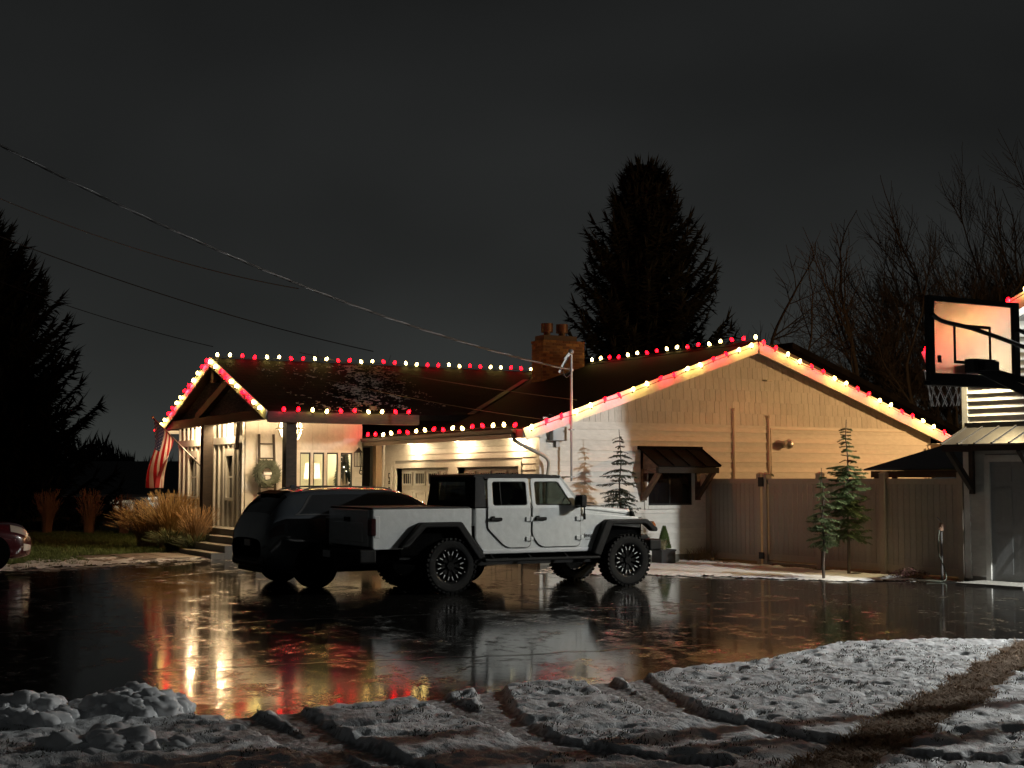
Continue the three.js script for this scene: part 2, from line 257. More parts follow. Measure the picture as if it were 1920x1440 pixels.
// --- entry walls
{
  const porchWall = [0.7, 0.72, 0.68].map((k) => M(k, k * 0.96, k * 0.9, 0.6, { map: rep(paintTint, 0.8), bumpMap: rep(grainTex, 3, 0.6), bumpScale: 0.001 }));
  const z = ZW, W0 = 12.6, W1 = 14.13;
  hp('wall', merge(box(11.37, W0, 0, 3.6, z - 0.15, z), box(W0, W1, 2.55, 3.6, z - 0.15, z), box(W0, W1, 0, 1.0, z - 0.15, z), box(W1, 14.36, 0, 3.6, z - 0.15, z)), sheath);
  let x = 11.215, i = 0; while (x < 12.5) { const e = Math.min(x + 0.33, 12.56); hp('wall_board', box(x + 0.002, e - 0.002, FL, 3.62, z + 0.002, z + 0.024), porchWall[i++ % 3]); x = e; }
  for (x = 12.56; x < 14.3; ) { const e = Math.min(x + 0.42, 14.35); hp('wall_board', box(x + 0.002, e - 0.002, 2.56, 3.62, z + 0.002, z + 0.022), porchWall[i++ % 3]); x = e; }
  for (let y = FL; y < 2.5; y += 0.125) hp('siding_board', lapX(14.17, 14.35, y, y + 0.125, z), sid());
  hp('siding_board', box(12.56, 14.16, FL, 0.98, z + 0.002, z + 0.02), porchWall[0]);
  // four tall windows in one frame
  const wf = hp('window_frame', merge(box(12.56, 12.65, 0.98, 2.56, z, z + 0.04), box(14.08, 14.16, 0.98, 2.56, z, z + 0.04), box(12.65, 14.08, 0.98, 1.06, z, z + 0.05), box(12.65, 14.08, 2.5, 2.56, z, z + 0.04), ...[12.97, 13.34, 13.72].map((m) => box(m - 0.035, m + 0.035, 1.06, 2.5, z, z + 0.038))), trimW);
  for (const [a, b] of [[12.65, 12.935], [13.005, 13.305], [13.375, 13.685], [13.755, 14.08]]) {
    hp('sash', merge(box(a, a + 0.025, 1.06, 2.5, z - 0.03, z + 0.015), box(b - 0.025, b, 1.06, 2.5, z - 0.03, z + 0.015), box(a + 0.025, b - 0.025, 1.06, 1.09, z - 0.03, z + 0.015), box(a + 0.025, b - 0.025, 2.46, 2.5, z - 0.03, z + 0.015)), blackMetal, wf);
    hp('pane', box(a + 0.025, b - 0.025, 1.09, 2.46, z - 0.012, z - 0.006), MP(1, 1, 1, 0.02, { transmission: 1, thickness: 0, ior: 1.45 }), wf);
  }
  // dark entry door in the garage wall's line, with its frame
  hp('door_frame', merge(box(14.95, 15.0, FL, 2.75, -34.12, -34.04), box(14.95, 15.0, FL, 2.75, -34.96, -34.88), box(14.95, 15.0, 2.67, 2.75, -34.88, -34.12)), trimW);
  const dr = hp('entry_door', box(15.02, 15.07, FL, 2.67, -34.9, -34.1), M(0.012, 0.012, 0.013, 0.35));
  hp('door_panel', merge(...[[0.15, 0.6], [0.75, 1.2], [1.35, 1.9]].map(([a, b]) => box(15.005, 15.02, FL + a, FL + b, -34.78, -34.22))), M(0.014, 0.014, 0.015, 0.3), dr);
  hp('handle', merge(box(14.97, 15.02, 1.58, 1.72, -34.2, -34.17)), steel, dr);
  hp('wall', box(14.37, 14.999, 0, 3.3, -36.2, -36), sheath); hp('wall_board', box(14.355, 14.37, FL, 3.2, -36, -33.3), porchWall[1]);
  // board-and-batten end wall under the gable
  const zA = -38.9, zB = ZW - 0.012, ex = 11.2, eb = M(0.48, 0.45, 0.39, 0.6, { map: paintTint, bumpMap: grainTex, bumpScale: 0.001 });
  const top = (q) => Math.min(porY(q) - 0.2, 3.36);
  const wins = [[-37.95, -37.2], [-34.62, -34.08]];
  const holes = wins.map(([a, b]) => [[-b, 1.35], [-a, 1.35], [-a, 2.42], [-b, 2.42]]);
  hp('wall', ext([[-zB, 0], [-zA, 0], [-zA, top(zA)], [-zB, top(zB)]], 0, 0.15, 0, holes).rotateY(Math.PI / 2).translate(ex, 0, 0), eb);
  for (let q = zA + 0.05; q < zB - 0.03; q += 0.4) {
    const blocked = wins.find(([a, b]) => q > a - 0.12 && q < b + 0.12);
    const seg = blocked ? [[FL, 1.28], [2.6, 2.72], [2.9, 3.3]] : [[FL, 2.72], [2.9, 3.3]];
    for (const [a, b] of seg) if (b > a) hp('batten', box(ex - 0.05, ex, a, b, q - 0.03, q + 0.03), trimW);
  }
  hp('band_board', box(ex - 0.062, ex, 2.72, 2.9, zA, zB), trimW);
  hp('corner_trim', box(ex - 0.06, ex - 0.001, FL, 2.72, zB - 0.02, zB + 0.02), trimW);
  for (const [a, b] of wins) {
    const w = hp('window', merge(box(ex - 0.052, ex, 1.28, 1.35, a - 0.12, b + 0.12), box(ex - 0.052, ex, 2.42, 2.6, a - 0.12, b + 0.12), box(ex - 0.052, ex, 1.35, 2.42, a - 0.12, a), box(ex - 0.052, ex, 1.35, 2.42, b, b + 0.12)), trimW);
    hp('sash', merge(box(ex + 0.03, ex + 0.07, 1.86, 1.9, a, b), box(ex + 0.03, ex + 0.07, 1.35, 1.86, a, a + 0.03), box(ex + 0.03, ex + 0.07, 1.9, 2.42, b - 0.03, b)), trimW, w);
    hp('pane', box(ex + 0.05, ex + 0.06, 1.35, 2.42, a, b), darkGlass, w);
  }
}
// --- the lit room behind the tall windows
{
  const wallM = M(0.72, 0.68, 0.54, 0.8), room = new THREE.Group(); room.name = 'front_room'; house.add(room);
  hp('wall', merge(box(11.4, 14.35, FL, 3.0, -37.0, -36.9), box(11.4, 11.5, FL, 3.0, -36.9, -33.46), box(14.31, 14.35, FL, 3.0, -36.9, -33.46)), wallM, room);
  hp('ceiling', box(11.4, 14.35, 3.0, 3.05, -37.0, -33.46), trimW, room);
  hp('floor', box(11.4, 14.35, FL - 0.08, FL, -37.0, -33.46), woodMid, room);
  hp('curtain', (() => { const pts = []; for (let i = 0; i <= 24; i++) pts.push([13.02 + i * 0.006, -33.62 + 0.03 * Math.sin(i * 1.4)]); for (let i = 24; i >= 0; i--) pts.push([13.02 + i * 0.006, -33.632 + 0.03 * Math.sin(i * 1.4)]); return ext(pts.map(([a, b]) => [a, -b]), 0, 1.75).rotateX(-Math.PI / 2).translate(0, 0.72, 0).translate(0, 0, 0); })(), M(0.55, 0.6, 0.55, 0.9), room);
  hp('picture_frame', merge(box(12.95, 13.5, 1.75, 2.25, -36.9, -36.87)), woodMid, room);
}
// --- porch deck, steps, posts, truss
{
  const zN = -30.6, zF = -38.9;
  hp('porch_deck', merge(box(10.6, 14.6, 0, FL - 0.006, ZW, zN), box(10.6, 11.19, 0, FL - 0.006, zF, ZW)), concrete);
  for (let k = 0; k < 3; k++) hp('porch_step', box(10.6 - 0.32 * (k + 1), 10.6 - 0.32 * k - 0.002, 0, FL - 0.16 * (k + 1), -33.4, -30.9), concrete);
  const post = (x, z, w) => { hp('porch_post', box(x, x + w, FL, 3.2, z - w, z), woodDark); hp('post_base', box(x - 0.02, x + w + 0.02, FL, FL + 0.16, z - w - 0.02, z + 0.02), blackMetal); };
  post(10.6, -34.75, 0.26); post(11.24, -30.45, 0.26);
  hp('tie_beam', box(10.7, 10.9, 3.2, 3.42, zF + 0.2, -30.4), woodDark);
  hp('eave_beam', box(10.91, 14.6, 3.13, 3.36, -30.71, -30.45), woodDark);
  // boarded gable infill above the beam, and the flat soffit behind it
  const inf = [0.66, 0.7, 0.62].map((k) => M(k, k * 0.78, k * 0.58, 0.65, { map: rep(woodTint, 0.5), bumpMap: grainTex, bumpScale: 0.001 }));
  for (let k = 0, q = -38.6; q < -30.4; q += 1.02, k++) { const a = q, b = Math.min(q + 1.012, -30.42), c = a < -34.5 && b > -34.5, tp = (w) => porY(w) - 0.17, P = c ? [[a, 3.41], [b, 3.41], [b, tp(b)], [-34.5, tp(-34.5)], [a, tp(a)]] : [[a, 3.41], [b, 3.41], [b, Math.max(tp(b), 3.42)], [a, Math.max(tp(a), 3.42)]]; hp('gable_panel', ext(P.map(([z, y]) => [-z, y]).reverse(), 0, 0.02).rotateY(Math.PI / 2).translate(10.97, 0, 0), inf[k % 3]); }
  hp('soffit', merge(box(10.91, 11.19, 3.36, 3.39, zF + 0.2, -33.3), box(10.91, 14.6, 3.36, 3.39, -33.29, -30.72)), trimW);
  hp('strut', beam([10.85, 3.43, -36.1], [10.85, 4.3, -33.3], 0.16, 0.2), woodDark);
  hp('king_post', box(10.72, 10.9, 4.28, 4.75, -34.6, -34.4), woodMid);
  if (0) for (const xx of [12.2, 13.5]) hp('rafter', beam([xx, 3.28, -30.75], [xx, 4.05, -33.1], 0.1, 0.16), woodDark);
  hp('knee_brace', beam([11.1, 2.6, -33.6], [10.95, 3.2, -33.05], 0.1, 0.12), woodDark);
}
// --- roofs
{
  const t = 0.16, z0 = ZG + 0.28, zb = -39.4;
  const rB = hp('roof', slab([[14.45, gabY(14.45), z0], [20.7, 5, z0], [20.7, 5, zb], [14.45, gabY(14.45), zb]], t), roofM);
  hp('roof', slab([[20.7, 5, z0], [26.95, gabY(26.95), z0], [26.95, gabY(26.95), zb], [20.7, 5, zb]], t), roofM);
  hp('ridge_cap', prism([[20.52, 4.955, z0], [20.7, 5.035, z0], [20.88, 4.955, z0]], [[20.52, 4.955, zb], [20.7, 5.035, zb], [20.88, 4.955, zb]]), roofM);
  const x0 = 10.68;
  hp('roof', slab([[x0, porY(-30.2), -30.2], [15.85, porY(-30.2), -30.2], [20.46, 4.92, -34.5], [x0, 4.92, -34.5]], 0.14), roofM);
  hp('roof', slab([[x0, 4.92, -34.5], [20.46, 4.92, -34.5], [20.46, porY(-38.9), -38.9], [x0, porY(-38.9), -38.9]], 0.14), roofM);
  hp('valley_flashing', beam([15.9, 3.42, -30.15], [19.4, 4.6, -33.5], 0.18, 0.012), M(0.02, 0.02, 0.02, 0.5, { metalness: 0.5 }));
  // fascia boards
  const fb = (a, b, w = 0.03, h = 0.26) => hp('rake_board', beam(a, b, w, h), trimW);
  fb([14.45, gabY(14.45) - 0.13, z0 + 0.016], [20.7, 4.87, z0 + 0.016]); fb([20.7, 4.868, z0 + 0.016], [26.95, gabY(26.95) - 0.13, z0 + 0.016]);
  hp('soffit', merge(slab([[14.46, gabY(14.46) - 0.165, z0 - 0.001], [20.7, 4.835, z0 - 0.001], [20.7, 4.835, ZG + 0.004], [14.46, gabY(14.46) - 0.165, ZG + 0.004]], 0.02), slab([[20.7, 4.833, z0 - 0.001], [26.94, gabY(26.94) - 0.165, z0 - 0.001], [26.94, gabY(26.94) - 0.165, ZG + 0.004], [20.7, 4.833, ZG + 0.004]], 0.02)), trimW);
  hp('soffit', merge(box(14.45, 15.0, 2.7, 2.718, zb + 3, z0 - 0.02), box(26.41, 26.93, 2.7, 2.718, zb + 3, z0 - 0.02)), trimW);
  hp('eave_fascia', box(14.42, 14.448, 2.68, 2.86, -35.6, z0), M(0.2, 0.16, 0.12, 0.5));
  hp('gutter', merge(ext([[0, 0], [-0.1, 0.02], [-0.12, 0.1], [-0.11, 0.1], [-0.09, 0.03], [-0.012, 0.012], [-0.012, 0.1], [0, 0.1]], 0, 9.2).translate(14.418, 2.77, -34.5)), M(0.12, 0.1, 0.085, 0.45, { metalness: 0.2 }));
  const dark = woodDark;
  hp('rake_board', beam([x0 - 0.016, porY(-30.2) - 0.1, -30.2], [x0 - 0.016, 4.82, -34.5], 0.03, 0.22), trimW);
  hp('rake_board', beam([x0 - 0.016, 4.818, -34.5], [x0 - 0.016, porY(-38.9) - 0.1, -38.9], 0.03, 0.22), trimW);
  hp('eave_fascia', box(x0, 14.5, 3.12, 3.36, -30.19, -30.165), dark);
  hp('eave_fascia', box(x0, 20, 3.1, 3.33, -38.93, -38.905), trimW);
  const ceil = M(0.26, 0.18, 0.12, 0.6, { map: woodTint, bumpMap: grainTex, bumpScale: 0.001 });
  for (let i = 0; i < 12; i++) for (const s of [1, -1]) { // tongue-and-groove ceiling boards under the porch gable
    const q0 = -34.5 + s * 4.2 * (i / 12), q1 = -34.5 + s * (4.2 * ((i + 1) / 12) - 0.012), e = s > 0 ? 14.58 : 11.19;
    const P = [[x0 + 0.01, porY(q0) - 0.145, q0], [e, porY(q0) - 0.145, q0], [e, porY(q1) - 0.145, q1], [x0 + 0.01, porY(q1) - 0.145, q1]];
    hp('ceiling_board', s > 0 ? slab(P, 0.018) : slab(P.reverse(), 0.018), ceil);
  }
  // downspout from the gutter, in its jog back to the corner
  const ds = M(0.5, 0.47, 0.42, 0.5);
  hp('downspout', merge(tube([[14.38, 2.78, -25.42], [14.42, 2.66, -25.4], [14.5, 2.58, -25.36], [14.8, 2.4, -25.16], [15.0, 2.28, -25.06], [15.08, 2.18, -25.08], [15.1, 1.9, -25.16], [15.1, 1.2, -25.2], [15.1, 0.15, -25.2]], 0.04, 50, 6)), ds);
  hp('downspout', tube([[26.3, 2.6, -25.2], [26.3, 1.6, -25.2], [26.3, 0.2, -25.2]], 0.04, 8, 6), ds);
  // fixtures on the gable wall
  hp('electrical_box', merge(rbox(0.36, 0.3, 0.16, 0.02).translate(15.38, 2.78, ZG + 0.11), box(15.34, 15.42, 2.5, 2.64, ZG + 0.02, ZG + 0.1)), M(0.3, 0.31, 0.32, 0.5, { metalness: 0.3 }));
  hp('box_pipe', tube([[15.3, 2.95, ZG + 0.08], [15.3, 3.15, ZG + 0.06], [15.2, 3.2, ZG + 0.04]], 0.008, 8, 5), blackMetal);
  const con = M(0.62, 0.58, 0.52, 0.5);
  for (const [x, y1] of [[20.17, 3.42], [21.2, 3.27]]) hp('vent_pipe', merge(new THREE.CylinderGeometry(0.034, 0.034, y1 - 0.3, 10).translate(x, (y1 + 0.3) / 2, ZG + 0.026), new THREE.CylinderGeometry(0.045, 0.038, 0.07, 10).translate(x, y1, ZG + 0.034)), con);
  hp('cable_cover', merge(box(21.27, 25.9, 2.98, 3.01, ZG + 0.022, ZG + 0.05), box(21.25, 21.28, 0.3, 3.01, ZG + 0.022, ZG + 0.05)), con);
  hp('dryer_vent', merge(new THREE.SphereGeometry(0.12, 16, 10, 0, Math.PI * 2, 0, Math.PI / 2).rotateX(Math.PI / 2).translate(21.68, 2.64, ZG + 0.16), new THREE.CylinderGeometry(0.085, 0.085, 0.16, 14).rotateX(Math.PI / 2).translate(21.68, 2.64, ZG + 0.09)), steel);
  hp('motion_sensor', merge(rbox(0.16, 0.04, 0.05, 0.01).translate(21.2, 4.12, ZG + 0.06)), con);
}
// --- chimney with its bricks, cap and two flues
{
  const cx = 19.78, cz = -32.38, hx = 0.66, hz = 0.3, y0 = 4.3, y1 = 5.57;
  const mortar = M(0.1, 0.085, 0.07, 0.9), ch = hp('chimney', box(cx - hx + 0.012, cx + hx - 0.012, y0, y1, cz - hz + 0.012, cz + hz - 0.012), mortar);
  const bm = [[0.09, 0.055, 0.03], [0.14, 0.092, 0.04], [0.065, 0.036, 0.022], [0.18, 0.125, 0.058], [0.11, 0.066, 0.034]].map((c) => M(...c, 0.85, { map: rep(paintTint, 4), bumpMap: rep(grainTex, 8), bumpScale: 0.004 })), r = rng(21);
  const bh = 0.065, rowsN = Math.round((y1 - y0) / 0.0765);
  for (let j = 0; j < rowsN; j++) {
    const y = y0 + j * 0.0765, cap = j === rowsN - 1 ? 0.02 : 0;
    for (const face of [0, 1]) { // south and west faces, the two in view
      const L = face ? hz * 2 : hx * 2, off = (j % 2) * 0.105;
      for (let s = -off; s < L - 0.02; s += 0.21) {
        const a = Math.max(s, face ? 0.012 : 0), b = Math.min(s + 0.2, L), d = 0.004 + r() * 0.006 + cap; if (b - a < 0.03) continue;
        const g = face ? box(cx - hx - d + 0.008, cx - hx + 0.05, y, y + bh, cz + hz - 0.02 - b, cz + hz - 0.02 - a) : box(cx - hx + a, cx - hx + b, y, y + bh, cz + hz - 0.05, cz + hz + d - 0.008);
        hp('brick', g, bm[Math.floor(r() * 5)], ch);
      }
    }
  }
  hp('cap', merge(box(cx - 0.6, cx + 0.45, y1, y1 + 0.16, cz - 0.24, cz + 0.24)), M(0.02, 0.02, 0.02, 0.7), ch);
  const flueM = M(0.09, 0.06, 0.045, 0.45, { metalness: 0.4 });
  for (const fx of [cx - 0.36, cx + 0.12]) hp('flue', merge(new THREE.CylinderGeometry(0.085, 0.1, 0.12, 14).translate(fx, y1 + 0.2, cz), new THREE.CylinderGeometry(0.165, 0.165, 0.24, 14, 1, true).translate(fx, y1 + 0.38, cz), new THREE.CylinderGeometry(0.145, 0.145, 0.24, 14).translate(fx, y1 + 0.382, cz), ...[0, 1.57, 3.14, 4.71].map((q) => box(fx + Math.cos(q) * 0.09 - 0.012, fx + Math.cos(q) * 0.09 + 0.012, y1 + 0.14, y1 + 0.32, cz + Math.sin(q) * 0.09 - 0.012, cz + Math.sin(q) * 0.09 + 0.012))), flueM, ch);
}
// --- rear wing whose roof shows past the right of the gable
{
  const z = -29.4, yy = (x) => 6.32 - 0.352 * Math.abs(x - 22.6);
  hp('rear_gable', ext([[24.9, 2.2], [32.0, 2.2], [32.0, yy(32.3)], [24.9, yy(24.9)]], z - 0.2, z), M(0.2, 0.15, 0.11, 0.7, { map: paintTint }));
  hp('roof', slab([[25.2, yy(25.2) + 0.14, z + 0.4], [32.7, yy(32.7) + 0.14, z + 0.4], [32.7, yy(32.7) + 0.14, z - 6], [25.2, yy(25.2) + 0.14, z - 6]], 0.16), roofM);
}
// --- recessed lamps of the house
{
  const can = (x, y, z, I, dx = 0) => { const m = hp('downlight', merge(new THREE.CylinderGeometry(0.06, 0.06, 0.012, 20).translate(x, y + 0.002, z)), warmGlow); pointLamp(house, [x - HB[0], y - 0.03, z - HB[2]], PORCH, I, 2, 'downlight'); return m; };
  for (const z of [-31.3, -28.75, -26.15]) can(14.8, 2.69, z, 5);
  for (const z of [-36.85, -34.25]) can(10.96, 3.28, z, 13);
  pointLamp(house, [12.9 - HB[0], 2.85, -34.6 - HB[2]], lin(1, 0.9, 0.6), 11, 4, 'room_light');
  hp('ceiling_lamp', new THREE.SphereGeometry(0.12, 16, 10).translate(12.9, 2.86, -34.6), glow(4, 3.2, 1.9));
}
// ================================================================== light strings along the roofs
const bulbGeo = (() => { const g = new THREE.IcosahedronGeometry(0.04, 1), p = g.attributes.position; for (let i = 0; i < p.count; i++) { const y = p.getY(i), k = y > 0 ? 1 - y * 6 : 1; p.setXYZ(i, p.getX(i) * k, y * 1.45, p.getZ(i) * k); } g.computeVertexNormals(); return g; })();
const sockGeo = new THREE.CylinderGeometry(0.018, 0.02, 0.05, 8), cordM = M(0.02, 0.03, 0.02, 0.6);
const bulbM = { w: M(0.5, 0.45, 0.3, 0.25, { emissive: lin(24, 17, 5) }), r: M(0.4, 0.02, 0.03, 0.25, { emissive: lin(22, 0.03, 0.12) }) };
const bulbC = { w: lin(1, 0.74, 0.14), r: lin(1, 0.035, 0.08) };
// points: [x,y,z] of each bulb; colours run two white, two red, from the offset given
function lightString(label, pts, off, up = 1, k = 1) {
  const o = thing('light_string', label, 'string lights', pts[0], 0), at = (p) => [p[0] - pts[0][0], p[1] - pts[0][1], p[2] - pts[0][2]];
  part('cord', tube(pts.map(([x, y, z]) => at([x, y - 0.05 * up, z])), 0.008, pts.length * 2, 5), cordM, o);
  pts.forEach((p, i) => {
    const c = (((i + off) % 4) + 4) % 4 < 2 ? 'w' : 'r', q = at(p);
    const b = part('bulb', bulbGeo, bulbM[c], o); b.position.set(...q); b.rotation.set(0.45 * Math.sin(i * 7.1), 0, 0.5 * Math.sin(i * 3.3)); b.castShadow = false;
    const s = part('socket', sockGeo, cordM, b); s.position.y = -0.065;
    pointLamp(o, q, bulbC[c], (c === 'w' ? 0.24 : 0.4) * k, 1.6, 'bulb_light');
  });
  return o;
}
const along = (a, b, n, j = 0.045, r = rng(33)) => Array.from({ length: n }, (_, i) => { const t = n > 1 ? i / (n - 1) : 0; return [lerp(a[0], b[0], t), lerp(a[1], b[1], t) + (r() - 0.5) * j, lerp(a[2], b[2], t)]; });
{
  const zf = ZG + 0.28 + 0.11, gy = (x) => gabY(x) - 0.02;
  lightString('red and warm white bulbs on the left slope of the white garage gable', along([14.56, gy(14.56), zf], [20.42, gy(20.42), zf], 17), 1, 1, 1.6);
  lightString('red and warm white bulbs on the right slope of the white garage gable', along([20.78, gy(20.78) + 0.02, zf], [26.9, gy(26.9), zf], 18), 2, 1, 2.2);
  lightString('red and warm white bulbs along the eave above the garage doors', along([14.36, 2.96, -33.4], [14.36, 2.97, -25.25], 18), 1, 1, 0.6);
  lightString('red and warm white bulbs along the ridge from the chimney to the garage gable', along([20.7, 5.11, -32.1], [20.7, 5.11, -25.1], 17), 0, 1, 0.45);
  lightString('red and warm white bulbs along the long ridge between porch gable and chimney', along([10.85, 5.0, -34.5], [20.15, 5.0, -34.5], 29), 0, 1, 0.45);
  lightString('red and warm white bulbs along the low eave of the porch roof', along([11.05, porY(-30.2) + 0.04, -30.12], [14.2, porY(-30.2) + 0.04, -30.12], 10), 2, 1, 2.2);
  lightString('red and warm white bulbs on the near slope of the porch gable', along([10.6, porY(-34.3) - 0.06, -34.3], [10.6, porY(-30.5) - 0.04, -30.5], 10), 0, 1, 0.45);
  lightString('red and warm white bulbs on the far slope of the porch gable', along([10.6, porY(-34.6) - 0.04, -34.6], [10.6, porY(-38.8) - 0.03, -38.8], 12), 2, 1, 1);
  lightString('two red bulbs and a white one at the far porch eave behind the flag', along([10.5, 3.2, -38.98], [11.5, 3.2, -38.98], 3), 2);
}
// ================================================================== porch things
{
  // round cage chandelier at the near corner of the porch
  const c = thing('orb_chandelier', 'round white wooden hoop chandelier hanging behind the right porch post', 'chandelier', [11.74, 3.03, -31.55]);
  const hm = M(0.8, 0.74, 0.62, 0.5);
  const ring = (ry, rx) => new THREE.TorusGeometry(0.33, 0.03, 8, 48).rotateX(rx).rotateY(ry);
  part('hoop', ring(0.3, 0), hm, c); part('hoop', ring(1.87, 0), hm, c); part('hoop', new THREE.TorusGeometry(0.33, 0.02, 8, 48).rotateX(Math.PI / 2), hm, c);
  part('stem', new THREE.CylinderGeometry(0.014, 0.014, 1.1, 8).translate(0, 0.35, 0), blackMetal, c);
  part('arm', merge(...[0, 1.05, 2.09].map((a) => beam([-0.31 * Math.cos(a), -0.02, -0.31 * Math.sin(a)], [0.31 * Math.cos(a), -0.02, 0.31 * Math.sin(a)], 0.02, 0.02))), hm, c);
  for (let k = 0; k < 4; k++) { const a = k * 1.57 + 0.5, x = 0.2 * Math.cos(a), z = 0.2 * Math.sin(a); part('bulb', new THREE.SphereGeometry(0.04, 12, 10).scale(1, 1.5, 1).translate(x, 0.02, z), glow(5, 3.9, 2.3), c).castShadow = false; pointLamp(c, [x, 0.02, z], PORCH, 5.5, 2, 'candle_light'); }
}
{
  const c = thing('wall_lantern', 'black open-frame wall lantern beside the dark entry door', 'lantern', [14.2, 2.5, -33.26]);
  part('frame', merge(...[[-1, -1], [-1, 1], [1, -1], [1, 1]].map(([a, b]) => box(a * 0.075 - 0.008, a * 0.075 + 0.008, -0.34, 0, 0.12 + b * 0.075 - 0.008, 0.12 + b * 0.075 + 0.008)), box(-0.09, 0.09, -0.36, -0.34, 0.03, 0.21), box(-0.09, 0.09, 0, 0.015, 0.03, 0.21)), blackMetal, c);
  part('cap', new THREE.ConeGeometry(0.12, 0.12, 4, 1).rotateY(Math.PI / 4).translate(0, 0.075, 0.12), blackMetal, c);
  part('bracket', merge(tube([[0.08, -0.5, 0.0], [0.12, -0.3, 0.02], [0.1, 0, 0.03], [0.04, 0.12, 0.08], [0, 0.14, 0.12]], 0.012, 16, 6), new THREE.TorusGeometry(0.05, 0.012, 6, 16).translate(0.12, -0.5, 0.02)), blackMetal, c);
}
{
  const L = thing('wooden_ladder', 'dark rustic ladder leaning on the pale porch wall', 'ladder', [11.72, FL, -33.2]);
  const w = M(0.05, 0.035, 0.022, 0.8, { map: woodTint, bumpMap: grainTex, bumpScale: 0.003 });
  for (const s of [-1, 1]) part('rail', beam([s * 0.2 * 1.05, 0, 0.24], [s * 0.19, 2.32, 0.02], 0.05, 0.05, V(0, 0, 1)), w, L);
  for (let k = 0; k < 6; k++) { const y = 0.28 + k * 0.36, z = 0.24 - (0.22 * y) / 2.32; part('rung', new THREE.CylinderGeometry(0.017, 0.017, 0.4, 8).rotateZ(Math.PI / 2).translate(0, y, z), w, L); }
  const W = thing('wreath', 'frosted green wreath with a small pale plaque hanging on the ladder', 'wreath', [11.68, FL + 1.34, -33.0]);
  const r = rng(3), fol = [], gm = M(0.085, 0.1, 0.07, 0.8);
  for (let i = 0; i < 1500; i++) {
    const a = r() * 6.283, t = r() * 6.283, rr = 0.22 + 0.09 * Math.cos(t) * (0.6 + r() * 0.5), x = Math.cos(a) * rr, y = Math.sin(a) * rr, z = 0.07 * Math.sin(t);
    const da = a + 0.9 + (r() - 0.5) * 1.6, l = 0.05 + r() * 0.1; fol.push([[x, y, z], [x + Math.cos(da) * l + 0.006, y + Math.sin(da) * l, z + (r() - 0.3) * 0.08], [x + Math.sin(da) * 0.016, y - Math.cos(da) * 0.022, z + 0.012]]);
  }
  part('foliage', tris(fol), gm, W); part('hoop', new THREE.TorusGeometry(0.24, 0.03, 6, 32), woodDark, W);
  part('plaque', rbox(0.2, 0.07, 0.02, 0.008).translate(0, 0.0, 0.06), trimW, W); part('bow', merge(rbox(0.13, 0.1, 0.03, 0.012).rotateZ(0.2).translate(0.0, -0.1, 0.06)), M(0.45, 0.42, 0.38, 0.8), W);
}
{
  const s = thing('old_skis', 'pair of thin wooden skis standing against the porch wall right of the ladder', 'skis', [12.24, FL, -33.24]);
  for (const k of [0, 1]) part('ski', tube([[k * 0.09, 0, 0.12], [k * 0.09 + 0.01, 0.9, 0.06], [k * 0.08 + 0.02, 1.25, 0.03], [k * 0.08 + 0.02, 1.36, 0.07]], 0.016, 14, 6), M(0.2, 0.11, 0.06, 0.6), s);
}
